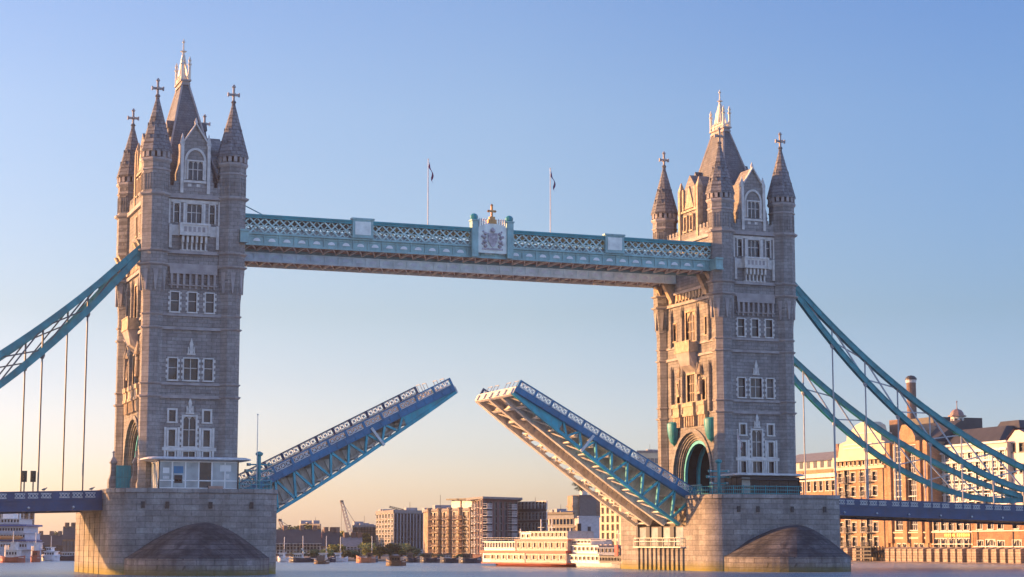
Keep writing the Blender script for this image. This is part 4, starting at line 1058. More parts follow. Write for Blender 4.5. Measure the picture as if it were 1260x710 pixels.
# gulls perched on the left parapet
for px, lab in ((54,'dark gull perched on the left deck rail'),(112.5,'gull perched on the left deck rail nearest the tower')):
    P = on('y',-9.45,px,602); P.z = deck_z(P.x)
    b = MB()
    b.ring_loft([[(-.34+.0,0,.16)]*8]+[[(x,r*math.cos(2*PI*i/8)*.8,.16+dz+r*math.sin(2*PI*i/8)) for i in range(8)] for x,r,dz in ((-.2,.09,.02),(0,.15,.05),(.18,.12,.1),(.27,.08,.2),(.36,.07,.25),(.44,.02,.24))])
    for y in (-.05,.05): b.rod((.03,y,.0),(.03,y,.14),.015,4)
    o = tag(b.build('gull', [mat('gull_grey', (.2,.19,.19), .8)]), lab, 'gull', 'gulls on the left deck rail'); o.location = P

# ================================================================== FAR BUILDINGS
def fac_frame(p0, p1):
    d = Vector((p1.x-p0.x, p1.y-p0.y, 0)); return d.length, math.atan2(d.y, d.x)
def win_simple(w, h, fm, pm, nm=1, nt=1, bar=.1, sur=.12, arch=None, depth=.3):
    return win_meshes(w,h,nm,nt,arch,quoin=False,sur=sur,fm=fm,pm=pm,bar=bar,proud=.06,depth=depth,sill=True)
def building(name, label, pts, z0, H, depth, wallm, roofm, facs, cat='building', group=None, roof='flat', parapet=.6, winname='window', base=None):
    """pts: visible corners left to right (world xy); facs: per wall dict(cols, rows, w, h, meshes, v0, pitch, skip, sub)"""
    p0 = pts[0]; t = thing(name, label, cat, (p0.x,p0.y,z0), group=group)
    Q = [Vector((p.x-p0.x, p.y-p0.y, 0)) for p in pts]
    back = Vector(((Q[-1]+Q[0])/2 + Vector((p0.x,p0.y,0)) - Vector((CAM.x,CAM.y,0)))).normalized() if False else (Vector((p0.x,p0.y,0))-Vector((CAM.x,CAM.y,0))).normalized()
    wl = MB()
    for (a,e),f in zip(zip(Q,Q[1:]),facs):
        ln, rz = fac_frame(a,e)
        F = Facade(t, a, rz)
        if f:
            cols, rows = f['cols'], f['rows']; w, h = f['w'], f['h']; v0 = f.get('v0',1.2); vp = f.get('vp',(H-v0-.4)/rows); mg = f.get('mg',ln/cols/2)
            for j in range(rows):
                for i in range(cols):
                    if (i,j) in f.get('skip',()): continue
                    u = mg + (ln-2*mg)*(i/(cols-1) if cols > 1 else .5)
                    F.win(u, v0+vp*j, f['m'], w, h, winname, f.get('pane',True))
                    if f.get('balc') and i in f['balc'][0]:
                        o = link('balcony', f['balc'][1], t, F.M @ Vector((u,0,v0+vp*j)), rz)
        wl.T = F.M; wl.wall(0,ln,0,H,F.holes,.3)
        if f and f.get('band'):
            for z in f['band']:
                b = MB(); b.T = F.M; b.box(0,ln,-.12,-.005,z-.15,z+.15); b.build('stone_band', f.get('bandm',WHITE_W), t)
    wl.T = None
    A, B = Q[0], Q[-1]; A2, B2 = A+back*depth, B+back*depth
    for a,e in ((B,B2),(B2,A2),(A2,A)): wl.poly([(a.x,a.y,0),(e.x,e.y,0),(e.x,e.y,H),(a.x,a.y,H)])
    wl.build('walls', wallm, t, recalc=False)
    foot = [(q.x,q.y) for q in Q]+[(B2.x,B2.y),(A2.x,A2.y)]
    if roof == 'flat':
        r = MB(); r.prism(foot, H-.25, H-.02)
        for a,e in list(zip(Q,Q[1:]))+[(B,B2),(A2,A)]: r.beam(a+Vector((0,0,H+parapet/2-.05)), e+Vector((0,0,H+parapet/2-.05)), .35, parapet)
        r.build('roof', roofm, t)
        if H > 6:
            rg = random.Random(len(label)*7+int(H*10)); dx = (B-A)
            for k in range(3):
                u = rg.uniform(.12,.8); c = A+dx*u+back*rg.uniform(3,6); w_, h_ = rg.uniform(1,2.2), rg.uniform(.9,1.9)
                b = MB(); b.box(c.x-w_,c.x+w_,c.y-1,c.y+1,H-.1,H+h_); b.build('roof_plant', B_GREY, t)
            c = A+dx*rg.uniform(.2,.8)+back*3; b = MB(); b.rod((c.x,c.y,H-.1),(c.x,c.y,H+rg.uniform(2.5,4.5)),.06,5); b.build('aerial', FRM_D, t)
    elif roof == 'pitch':
        for u in (.22,.58,.86):
            c = A+(B-A)*u+back*(depth*.5); b = MB(); b.box(c.x-.6,c.x+.6,c.y-.5,c.y+.5,H,H+(depth*.32 if parapet <= 1 else parapet)+1.1); b.build('chimney', B_BROWN, t)
        r = MB(); hh = depth*.32 if parapet <= 1 else parapet; up = Vector((0,0,1))
        off = back*.5
        a,bb,c,d = A-off+up*H, B-off+up*H, B2+off+up*H, A2+off+up*H
        m0 = (a+d)/2+up*hh; m1 = (bb+c)/2+up*hh
        r.add([a,bb,c,d,m0,m1],[(0,1,5,4),(2,3,4,5),(1,2,5),(3,0,4),(3,2,1,0)]); r.build('roof', roofm, t)
    elif roof == 'slab':
        r = MB(); up = Vector((0,0,1)); dirx = (B-A).normalized()
        r.prism([((q-back*1.2-dirx*1.5 if i == 0 else q-back*1.2+dirx*1.2 if i == len(Q)-1 else q-back*1.5).x, (q-back*1.2-dirx*1.5 if i == 0 else q-back*1.2+dirx*1.2 if i == len(Q)-1 else q-back*1.5).y) for i,q in enumerate(Q)]+[((B2+dirx).x,(B2+dirx).y),((A2-dirx).x,(A2-dirx).y)], H, H+.5); r.build('roof', roofm, t)
    return t
def balcony_mesh(w, d, fm, h=1.0):
    b = MB(); b.box(-w/2,w/2,-d,0,-.2,-.05)
    for z in (h-.08,h*.5): b.box(-w/2,w/2,-d,-d+.06,z,z+.07); b.box(-w/2,-w/2+.06,-d,0,z,z+.07); b.box(w/2-.06,w/2,-d,0,z,z+.07)
    n = int(w/.22)
    for i in range(n+1): b.box(-w/2+i*w/n-.02,-w/2+i*w/n+.02,-d,-d+.04,-.05,h)
    return b.mesh('balcony', fm)
B_PALE = mat('pale_facade', (.48,.46,.42), .8, var=.15, vscale=.4); B_GREY = mat('grey_cladding', (.27,.27,.30), .6, var=.2, vscale=.3); B_CREAM = mat('cream_render', (.62,.53,.36), .8, var=.12, vscale=.3)
B_TAN = masonry('tan_brick', (.42,.31,.20), (.36,.26,.17), (.3,.25,.2), .6, .2, .02, stain=.25); B_PURP = masonry('purple_brick', (.16,.09,.095), (.13,.075,.08), (.1,.07,.07), .6, .2, .02, stain=.2)
B_BRICK = masonry('orange_brick', (.44,.265,.14), (.34,.20,.105), (.28,.21,.15), .5, .17, .015, stain=.3, stain_col=(.2,.11,.07)); B_BROWN = masonry('brown_brick', (.24,.16,.115), (.2,.13,.1), (.17,.13,.11), .6, .2, .02, stain=.3)
R_DARK = mat('dark_slate', (.04,.037,.038), .6, var=.25, vscale=.6); R_GREY = mat('grey_roof', (.20,.19,.185), .75, var=.2); PINK = mat('pinkish_render', (.68,.57,.51), .8, var=.08)
FRM_W = mat('white_frame', (.55,.52,.46), .5); FRM_D = mat('dark_frame', (.06,.06,.065), .5); GL_S = mat('sky_glass', (.10,.13,.17), .1, var=.4, vscale=.2, spec=.8)
GL_G = mat('green_glass', (.36,.43,.31), .2, var=.4, vscale=.3)

def P2(px, D): p = atd(px, 668.9, D); p.z = 0; return p
def top(py, D): return atd(630, py, D).z       # height of that image row at depth D
G0 = .4
ws = win_simple(1.5,1.7,FRM_W,GLASS); ws2 = win_simple(1.1,1.5,FRM_D,GL_S,0,0); wbig = win_simple(1.9,2.0,FRM_D,GL_S,1,0); wg = win_simple(1.5,2.0,FRM_D,GL_G,1,1); wt = win_simple(1.0,3.6,FRM_D,GLASS,0,1)
BAL = balcony_mesh(2.4,1.1,FRM_D); BALW = balcony_mesh(2.6,1.2,WHITE_W)
# north bank, left of the left pier
D = 640
building('tower_block','tall pale office block behind the cruise ship, its top cut off by the deck',[P2(-40,D),P2(41.5,D)],G0,top(628,D)-G0,30,B_PALE,R_GREY,[dict(cols=12,rows=8,w=1.1,h=1.5,m=ws2,pane=False,v0=2)])
D = 560
building('terraced_house','long low terrace with a dark slate roof behind moored boats, left',[P2(42,D),P2(79,D)],G0,top(674,D)-G0,12,B_BROWN,R_DARK,[dict(cols=11,rows=1,w=1.0,h=1.5,m=ws2,v0=1.3)],roof='pitch')
D = 545
building('brown_house','plain brown house right of the low terrace, next to the left pier',[P2(77,D),P2(99,D)],G0,top(664,D)-G0,12,B_TAN,R_DARK,[dict(cols=5,rows=2,w=1.0,h=1.4,m=ws2,v0=1.2)],roof='pitch')
# north bank between the bascules
D = 620
building('pale_block','pale block with a flat roof beyond the trees, right of the first crane',[P2(370,D+6),P2(394,D)],G0,top(646.5,D)-G0,20,B_PALE,R_GREY,[dict(cols=7,rows=7,w=1.3,h=1.6,m=ws2,pane=False,v0=2)])
D = 520
building('wharf_terrace','brown brick terrace with a long dark roof behind the crane jibs',[P2(338,D),P2(396,D)],G0,top(671,D)-G0,16,B_BROWN,R_DARK,[dict(cols=14,rows=2,w=1.1,h=1.4,m=ws,v0=.8)],roof='pitch',parapet=4.4)
D = 505
building('dark_roofed_house','small house with a hipped dark roof among the waterside trees',[P2(396,D),P2(418,D)],G0,top(672,D)-G0,12,B_BROWN,R_DARK,[dict(cols=5,rows=1,w=1.1,h=1.3,m=ws,v0=1)],roof='pitch',parapet=4.0)
D = 480
building('boathouse','boathouse with a grey gabled roof and white eaves by the water',[P2(420,D),P2(446,D)],G0,top(676,D)-G0,12,B_BROWN,R_GREY,[dict(cols=6,rows=1,w=1.1,h=1.2,m=ws,v0=.8)],roof='pitch',parapet=3.2)
D = 640
building('low_grey_block','low grey block behind the big crane',[P2(434,D),P2(463,D)],G0,top(648,D)-G0,20,B_GREY,R_GREY,[dict(cols=8,rows=6,w=1.3,h=1.6,m=ws2,pane=False,v0=2)])
D = 520
building('office_building','office building with a pale green sunlit side and a grey slotted front',[P2(462.5,D+26),P2(484.5,D),P2(520.5,D+12)],G0,top(630.5,D)-G0,24,B_GREY,R_GREY,[dict(cols=6,rows=8,w=2.8,h=1.55,m=win_simple(2.8,1.55,FRM_W,GL_G,2,0),v0=.7,mg=2.2),dict(cols=9,rows=4,w=.9,h=3.0,m=win_simple(.9,3.0,FRM_D,GLASS,0,0),v0=2.0)],parapet=.8)
D = 470
APT = building('apartment_block','tan apartment block with rounded bays and stacked balconies',[P2(521,D+14),P2(527,D),P2(581,D-15)],G0,top(629,D)-G0,18,B_TAN,R_GREY,
  [None,dict(cols=9,rows=6,w=1.6,h=1.7,m=win_simple(1.6,1.7,FRM_W,GLASS,1,0),v0=1.2,balc=((1,2,4,6,7),balcony_mesh(1.7,1.5,B_BROWN,.8)))])
ln, rz = fac_frame(P2(527,D),P2(581,D-15))
M0 = T(P2(527,D)-P2(521,D+14), rz); H = top(629,D)-G0
for k in range(5):
    b = MB(); b.T = M0; u = .6+ln*k/4*.95
    b.lathe([(.5,0),(.5,H+.3),(.65,H+.4),(.65,H+.7),(.4,H+.8)],8,u,-.15); b.build('bay_column', B_TAN, APT)
for u0,u1 in ((ln*.42,ln*.62),(ln*.66,ln*.98)):
    b = MB(); b.T = M0; b.box(u0,u1,1.5,9,H,H+2.6); b.build('penthouse', WHITE_W, APT)
    b = MB(); b.T = M0; b.box(u0-1,u1+1,.5,10,H+2.6,H+2.95); b.build('penthouse_roof', R_DARK, APT)
D = 440
TB = building('tower_block','dark purple-brick block with a thin overhanging roof slab and corner windows',[P2(580.5,D+16),P2(594,D),P2(637,D+12)],G0,top(613.5,D)-G0,18,B_PURP,R_GREY,
  [dict(cols=4,rows=7,w=1.8,h=1.9,m=win_simple(1.8,1.9,FRM_W,GL_S,1,0),v0=1.2,balc=((1,2),balcony_mesh(1.9,1.0,WHITE_W))),
   dict(cols=7,rows=7,w=1.0,h=1.4,m=win_simple(1.0,1.4,FRM_D,GL_S,0,0),v0=1.5,balc=((0,5),balcony_mesh(2.2,1.2,WHITE_W)))],roof='slab')
D = 470
building('apartment_block','lower brown apartment block between the purple tower block and a white boat',[P2(637,D),P2(672,D-9)],G0,top(629,D)-G0,16,B_BROWN,R_DARK,[dict(cols=8,rows=5,w=1.1,h=1.5,m=ws,v0=1.5,vp=2.6)])
D = 500
building('dark_blue_block','low dark block with a stepped flat roof over the big riverboat',[P2(668,D),P2(706,D-9)],G0,top(633,D)-G0,16,mat('blue_grey_cladding',(.12,.14,.18),.6),R_DARK,[dict(cols=9,rows=4,w=1.2,h=1.4,m=ws2,v0=1.5)])
D = 570
building('brick_house','tan brick house between the dark block and the stone tower',[P2(684,D),P2(712,D-8)],G0,top(649,D)-G0,14,B_TAN,R_DARK,[dict(cols=6,rows=4,w=1.0,h=1.3,m=ws2,v0=.8)])
# stone water tower with a dark band and leafy top
D = 600
t = thing('stone_tower','narrow tower with a white foot, a dark shaft and a bushy green top','tower',P2(720,D)+Vector((0,0,G0)))
s_ = pxm(D); hz = lambda py: top(py,D)-G0
b = MB(); b.box(-2.4,2.4,-2.2,2.2,0,hz(636)); b.box(-2.55,2.55,-2.35,2.35,hz(637),hz(635)); q = b.build('foot', mat('pale_concrete',(.5,.48,.48),.8), t)
b = MB(); b.box(-.35,.35,-2.26,-2.15,hz(661),hz(648)); b.build('slot_window', BLACK, q)
b = MB(); b.box(-2.0,1.8,-1.9,1.9,hz(635),hz(610)); b.box(-2.2,2.0,-2.1,2.1,hz(611),hz(609)); b.build('shaft', mat('dark_concrete',(.12,.11,.105),.8), t)
b = MB(); b.box(-3.4,-2.0,-1.4,1.4,hz(637),hz(610)); b.box(-3.6,-2.0,-1.6,1.6,hz(624),hz(622)); b.build('stair_shaft', B_TAN, t)
b = MB(); b.box(1.8,2.9,-1.4,1.4,hz(637),hz(607)); b.build('lift_shaft', B_BROWN, t)
b = MB(); b.rod((-.3,0,hz(609)),(-.2,0,hz(598)),.3); b.box(-.9,.3,-.6,.6,hz(609),hz(603)); b.build('tank_stand', STEEL, t)
t.scale = (1.5,1.5,1)
TOWER_TOP = P2(720,D)+Vector((-.2,0,G0+hz(603)))
D = 640
building('grid_office','office block with a cream grid of deep-set windows, half hidden by the right bascule',[P2(733,D+20),P2(815,D-20)],G0,top(598,D)-G0,22,B_CREAM,R_GREY,[dict(cols=13,rows=7,w=1.7,h=2.2,m=win_simple(1.7,2.2,B_CREAM,GLASS_D,0,0,depth=.9),v0=2.0)],parapet=1.0)
D = 720
building('cream_block','cream block whose stepped top shows between the bascule and the right tower',[P2(785,D),P2(822,D)],G0,top(556,D)-G0,16,B_CREAM,R_GREY,[dict(cols=7,rows=10,w=1.3,h=1.6,m=ws2,v0=3)],parapet=.8)

# ================================================================== CRANES
CR_W = mat('crane_pale', (.50,.40,.33), .6); CR_R = mat('crane_red', (.42,.10,.07), .6); CR_D = mat('crane_dark', (.12,.10,.09), .6)
def lattice(b, p, q, w0, w1, n, r=.09):
    p = Vector(p); q = Vector(q); d = (q-p).normalized(); a = d.cross(Vector((0,1,0))).normalized(); c = d.cross(a)
    def cor(t):
        w = w0+(w1-w0)*t; m_ = p.lerp(q,t); return [m_+a*w*i+c*w*j for i,j in ((-1,-1),(1,-1),(1,1),(-1,1))]
    prev = cor(0)
    for k in range(1,n+1):
        cur = cor(k/n)
        for i in range(4): b.rod(prev[i],cur[i],r,4); b.rod(prev[i],cur[(i+1)%4],r*.7,4)
        prev = cur
def crane(label, base, tip, mast_top, D, m, hook=None, w=.55, hookm=CR_D):
    B = P2(base[0],D); B.z = G0; t = thing('crane', label, 'crane', B, group='cranes on the far bank')
    def p(px,py): return atd(px,py,D)-B
    b = MB(); lattice(b,p(*base),p(*tip),w,w*.5,14); b.build('jib', m, t)
    b = MB(); b.box(-1.3,1.3,-1.1,1.1,-.3,.9); b.box(-.6,1.2,-.9,.9,.9,2.2); b.build('cab', m, t)
    b = MB(); b.rod(p(*tip),p(*mast_top),.07,4); b.rod(p(*mast_top),p(base[0]+3,base[1]),.12,4); b.build('stay', CR_D, t)
    if hook:
        b = MB(); b.rod(p(*tip),p(tip[0]-.6,hook),.05,4); b.box(p(tip[0]-.6,hook).x-.3,p(tip[0]-.6,hook).x+.3,p(tip[0]-.6,hook).y-.3,p(tip[0]-.6,hook).y+.3,p(tip[0],hook).z-.9,p(tip[0],hook).z); b.build('hook', hookm, t)
    b = MB(); b.box(p(*tip).x-.55,p(*tip).x+.45,p(*tip).y-.4,p(*tip).y+.4,p(*tip).z-.3,p(*tip).z+.35); b.build('jib_head', CR_D, t)
crane('big crane with a pale lattice jib and hanging hook, tallest on the far bank',(436,676),(420.5,617),(441,650),600,CR_W,hook=653,w=.75)
crane('pale pink crane with a short steep jib close to the left pier',(357,680),(344.5,640),(362,652),560,CR_W,w=.65)
crane('red lattice crane standing upright among the moored boats',(396,680),(398.5,653),(404,668),540,CR_R,w=.75)
D = 560
B = P2(494,D); B.z = top(631,D); t = thing('roof_crane','small crane boom on the roof of the grey office building','crane',B,group='cranes on the far bank')
b = MB(); b.rod((0,0,-.5),(0,0,1.0),.3); lattice(b,(1,0,.6),Vector(atd(479,623.5,D)-B),.3,.2,8,.07); b.build('boom', CR_D, t)

# ================================================================== BOATS
HULL_R = mat('hull_red', (.32,.075,.045), .5); HULL_N = mat('hull_navy', (.02,.03,.06), .5); HULL_G = mat('hull_white_in_shade', (.42,.47,.54), .5)  # HULL_G: bluish shade on the white ship put into its colour
HULL_W = mat('hull_white', (.78,.77,.75), .5); HULL_B = mat('hull_brown', (.13,.085,.055), .6); CRM = mat('cream_deck_paint', (.72,.63,.54), .6); RED_T = mat('red_trim', (.42,.075,.05), .6); BLUE_T = mat('blue_trim', (.03,.08,.25), .5)
def hull_rings(L, Bm, H, sheer=.5, n=10):
    rings = []
    for i in range(n+1):
        t = i/n; x = -L/2+L*t; w = Bm/2*min(1, (1-abs(2*t-1)**3.2)*1.05+.06); z = H + sheer*(2*t-1)**2
        rings.append([(x,-w,z),(x,-w*.92,H*.3),(x,-w*.7,-.4),(x,w*.7,-.4),(x,w*.92,H*.3),(x,w,z)])
    return rings
def boat(name, label, px0, px1, py, cat, L_over=None, hullm=HULL_W, decks=(), hh=1.2, py2=None, beam=None, flip=False, group=None, extras=None, yaw=0.0):
    """decks: (u0,u1,z0,z1,inset,wall material,window count,window height)"""
    a = on('z',0,px0,py); e = on('z',0,px1,py2 or py); L, rz = fac_frame(a,e); c = (a+e)/2
    Bm = beam or L*.22; back = Vector((-math.sin(rz),math.cos(rz),0))
    t = thing(name, label, cat, c+back*Bm/2, rz + (PI if flip else 0), group=group)
    b = MB(); b.ring_loft(hull_rings(L,Bm,hh)); b.build('hull', hullm, t)
    if not decks: pass
    b = MB(); b.box(-L*.47,L*.47,-Bm*.4,Bm*.4,hh-.12,hh+.02); b.build('deck', CRM, t)
    for (u0,u1,z0,z1,ins,wm,nw,wh) in decks:
        x0,x1 = -L/2+L*u0, -L/2+L*u1; y = Bm/2-ins
        w = MB()
        for rzz in (0,PI):
            F = Facade(t, Matrix.Rotation(rzz,4,'Z') @ Vector((0,-y,0)), rzz)
            xa,xb = (x0,x1) if rzz == 0 else (-x1,-x0)
            if nw:
                ww = (xb-xa)/nw*.66; key = (round(ww,2),wh)
                if key not in BW: BW[key] = win_simple(ww,wh,wm,GLASS_D,0,0,sur=.05,depth=.15)
                for k in range(nw): 
                    F.win(xa+(xb-xa)*(k+.5)/nw, z0+(z1-z0)*.38, BW[key], ww, wh)
            w.T = F.M; w.wall(xa,xb,z0,z1,F.holes,.15)
        w.T = None
        for x in (x0,x1): w.poly([(x,-y,z0),(x,y,z0),(x,y,z1),(x,-y,z1)])
        w.box(x0-.25,x1+.25,-y-.25,y+.25,z1,z1+.14)
        w.build('deckhouse', wm, t)
    if extras: extras(t, L, Bm, hh)
    t.scale = (1,1,{'cruise ship':.56,'riverboat':.63,'tug':.75}.get(cat,1))
    return t
BW = {}
def pad(t, name, m, fn):
    b = MB(); fn(b); b.build(name, m, t)
def deck_rail(b, x0, x1, y, z, h=1.0):
    for yy in (-y,y):
        for zz in (h,h*.55): b.beam((x0,yy,z+zz),(x1,yy,z+zz),.05,.06)
        n = max(2,int((x1-x0)/1.2))
        for k in range(n+1): x = x0+(x1-x0)*k/n; b.rod((x,yy,z),(x,yy,z+h),.03,4)
def big_boat_x(t, L, Bm, hh):
    pad(t,'trim_band',RED_T,lambda b: (b.box(-L*.495,L*.495,-Bm/2-.05,Bm/2+.05,hh+2.6,hh+3.2), b.box(-L*.48,L*.5,-Bm/2-.02,Bm/2+.02,hh-.25,hh+.1), b.box(-L*.1,L*.5,-Bm/2+.3,Bm/2-.3,hh+5.6,hh+6.15)))
    pad(t,'rail',WHITE_W,lambda b: deck_rail(b,-L*.48,-L*.02,Bm/2-.3,hh+5.6))
    for u in (-.22,.02,.14,.35):
        pad(t,'mast',WHITE_W,lambda b,u=u: (b.rod((L*u,0,hh+5),(L*u,0,hh+11.5 if u in(.02,.14) else hh+9),.1), b.beam((L*u-.9,0,hh+9.3),(L*u+.9,0,hh+9.3),.08,.08) if u in(.02,.14) else None))
    pad(t,'funnel',BLACK,lambda b: b.rod((L*.44,0,hh+5),(L*.44,0,hh+10.2),.42,10))
boat('riverboat','large red and white riverboat moored mid-river in front of the purple block',590,697,696.4,'riverboat',py2=698.1,hullm=HULL_R,hh=1.0,beam=7.5,extras=big_boat_x,decks=((.01,.12,1.0,3.6,.5,HULL_W,1,1.0),(.12,.52,1.0,3.6,.25,CRM,6,1.0),(.52,.98,1.0,3.6,.35,mat('grey_pink_paint',(.50,.42,.41),.6),6,1.0),(.03,.40,4.05,6.5,.5,HULL_W,11,1.3),(.42,.99,4.05,6.6,.4,mat('dull_pink_paint',(.52,.43,.40),.6),9,1.2),(.55,.96,7.1,9.1,1.0,WHITE_W,9,.95),(.42,.54,6.7,9.0,1.3,HULL_W,2,.9)))
def white_boat_x(t, L, Bm, hh):
    pad(t,'rail',WHITE,lambda b: deck_rail(b,-L*.45,L*.2,Bm/2-.4,hh+5.1))
    pad(t,'mast',WHITE,lambda b: (b.rod((L*.18,0,hh+4),(L*.18,0,hh+8.4),.12), b.beam((L*.18-.8,0,hh+7.4),(L*.18+.8,0,hh+7.4),.1,.1)))
    pad(t,'red_banner',mat('bright_red',(.55,.03,.03),.6),lambda b: b.box(L*.38,L*.43,-Bm/2-.08,-Bm/2+.1,hh+1.9,hh+4.6))
boat('riverboat','white two-deck pleasure boat with a red banner beside the right pier',692.5,766,697.9,'riverboat',py2=699.4,hullm=HULL_W,hh=1.1,beam=6,extras=white_boat_x,decks=((.03,.60,1.1,3.2,.3,HULL_W,8,.9),(.06,.56,3.5,5.5,.6,HULL_W,7,.9),(.60,.99,1.1,2.9,.3,HULL_N,8,.8),(.55,.99,3.2,5.0,.5,BLUE_T,7,.9),(.10,.40,5.8,6.9,1.0,HULL_W,5,.6)))
def cruise_x(t, L, Bm, hh):
    for z in (hh+3.1,hh+8.9): pad(t,'blue_band',BLUE_T,lambda b,z=z: b.box(-L*.47,L*.42,-Bm/2-.05,Bm/2+.05,z,z+.7))
    pad(t,'funnel',WHITE,lambda b: (b.box(L*.08,L*.2,-2,2,hh+11,hh+15), b.rod((L*.25,0,hh+11),(L*.25,0,hh+17),.2)))
    for k in range(8): pad(t,'lifeboat',mat('lifeboat_orange',(.6,.25,.08),.6),lambda b,k=k: b.ring_loft([[(L*(-.4+k*.1)+x,-Bm/2-.6+r*math.cos(2*PI*i/8),hh+4.6+r*math.sin(2*PI*i/8)) for i in range(8)] for x,r in ((-1.8,.2),(-1,.7),(1,.7),(1.8,.2))]))
boat('cruise_ship','white cruise ship with blue bands and many decks at the left edge',-70,40,690.8,'cruise ship',hullm=HULL_G,hh=4.5,beam=14,extras=cruise_x,decks=((.03,.93,4.5,7.2,.2,HULL_G,30,1.0),(.05,.90,8.2,10.6,.5,HULL_G,28,1.0),(.08,.88,10.8,13.2,.8,HULL_G,26,1.0),(.12,.82,14.2,16.2,1.4,WHITE_W,20,1.0)))
def tug_x(t, L, Bm, hh):
    pad(t,'wheelhouse',WHITE_W,lambda b: (b.box(-L*.05,L*.15,-1.2,1.2,hh+1.9,hh+3.8), b.box(-L*.08,L*.18,-1.4,1.4,hh+3.8,hh+4.0)))
    pad(t,'mast',STEEL,lambda b: (b.rod((0,0,hh+3.8),(0,0,hh+7),.08), b.rod((-L*.25,0,hh),(-L*.25,0,hh+3.2),.45,8)))
boat('tugboat','red-hulled tug lying before the cruise ship bow',-4,27,692.3,'tug',hullm=HULL_R,hh=1.4,extras=tug_x,decks=((.3,.75,1.4,3.3,.8,WHITE_W,4,.7),),beam=5)
boat('tugboat','small dark red workboat right of the cruise ship',35,47,691.6,'tug',hullm=HULL_R,hh=1.2,extras=tug_x,decks=((.3,.8,1.2,3.0,.6,HULL_R,3,.7),),beam=3.4)
def yacht_x(t, L, Bm, hh):
    pad(t,'windscreen',GLASS,lambda b: b.add([(L*.05,-Bm*.3,hh+1.0),(L*.05,Bm*.3,hh+1.0),(-L*.05,Bm*.28,hh+2.0),(-L*.05,-Bm*.28,hh+2.0)],[(0,1,2,3)]))
    pad(t,'mast',WHITE,lambda b: b.rod((0,0,hh+1),(0,0,hh+4.5),.06))
boat('motorboat','white motor cruiser moored left of the navy barge, by the left pier',48,70,690.2,'motorboat',hullm=HULL_W,hh=1.0,extras=yacht_x,decks=((.25,.8,1.0,2.0,.5,HULL_W,4,.4),(.35,.6,2.1,2.9,.9,HULL_W,2,.4)),beam=5,group='boats moored at the far bank')
boat('barge','low navy barge with a white wheelhouse beside the left pier',66,97,690,'barge',hullm=HULL_N,hh=1.0,decks=((.3,.9,1.0,1.8,.6,WHITE_W,6,.35),),beam=5,group='boats moored at the far bank')
for a0,a1,py,hm,lab in ((340,356,691.5,HULL_W,'white launch moored hard by the right edge of the left pier'),(354,388,692,HULL_N,'long dark barge moored under the red crane'),(388,412,692,HULL_N,'dark workboat with a pale cabin right of the red crane'),(408,427,691.5,HULL_W,'pale motorboat left of the orange-brown barge'),(449,464,691.8,HULL_N,'dark narrowboat right of the orange-brown barge'),(497,516,692.2,HULL_N,'dark barge moored below the grey office'),(516,542,692.4,HULL_N,'low dark barge below the tan apartment block'),(541,566,692.7,HULL_N,'dark covered barge left of the purple block'),(564,592,693,HULL_N,'dark barge tied up behind the bow of the large riverboat')):
    boat('barge' if hm is HULL_N else 'motorboat',lab,a0,a1,py,'barge' if hm is HULL_N else 'motorboat',hullm=hm,hh=.85 if hm is HULL_N else .7,decks=((.2,.5,.8,1.75,.5,HULL_W if hm is HULL_W else (WHITE_W if a0 < 420 else B_BROWN),4,.35),),beam=4.5,group='boats moored at the far bank',extras=yacht_x if a0 < 460 else None)
boat('barge','orange-brown barge with a flat hold on the far bank',437,461,692.5,'barge',hullm=mat('hull_orange',(.42,.17,.09),.6),hh=1.0,beam=5,group='boats moored at the far bank')
def open_x(t, L, Bm, hh):
    pad(t,'cover',HULL_B,lambda b: b.ring_loft([[(x,-Bm*.3,hh),(x,-Bm*.2,hh+1.0),(x,Bm*.2,hh+1.0),(x,Bm*.3,hh)] for x in (-L*.3,L*.2)]))
    pad(t,'cargo',CRM,lambda b: (b.box(L*.22,L*.36,-Bm*.25,Bm*.25,hh,hh+.7), b.box(-L*.45,-L*.32,-Bm*.2,Bm*.2,hh,hh+.6)))
boat('lighter','brown lighter afloat by itself, nearest of the small boats',474,499,696.3,'lighter',hullm=HULL_B,hh=.75,beam=4,extras=open_x,decks=((.3,.7,.75,1.5,.6,HULL_B,3,.3),))
boat('lighter','low brown lighter afloat below the red crane',385,404,694,'lighter',hullm=HULL_B,hh=.5,beam=4,extras=open_x)

# ================================================================== TREES
LEAF = [mat('leaf_'+n, c, .75, var=.35, vscale=.6) for n,c in (('dark',(.06,.095,.03)),('mid',(.10,.135,.045)),('sunny',(.26,.27,.07)),('dull',(.085,.10,.055)))]
BARK = mat('bark', (.08,.06,.045), .9)
def crown_mesh(seed, w, h, n, m):
    rng = random.Random(seed); b = MB()
    lobes = [(rng.uniform(-.32,.32)*w, rng.uniform(-.3,.3)*w, h*rng.uniform(.3,.8), rng.uniform(.2,.36)*w, rng.uniform(.16,.28)*h) for _ in range(9)]
    for i in range(n):
        lx,ly,lz,lr,lh = lobes[rng.randrange(9)]
        v = Vector((rng.gauss(0,1),rng.gauss(0,1),rng.gauss(0,1))).normalized()*rng.uniform(.55,1.08)
        c = Vector((lx+v.x*lr, ly+v.y*lr, lz+v.z*lh))
        a = Vector((rng.uniform(-1,1),rng.uniform(-1,1),rng.uniform(-1,1))).normalized(); e = a.orthogonal().normalized(); s = w*rng.uniform(.025,.06)
        b.k = 0 if rng.random() < .7 else 1
        b.poly([c-a*s-e*s*.7, c+a*s-e*s*.5, c+a*s*.8+e*s*.7, c-a*s*.9+e*s*.6])
    return b.mesh('crown', m, recalc=False)
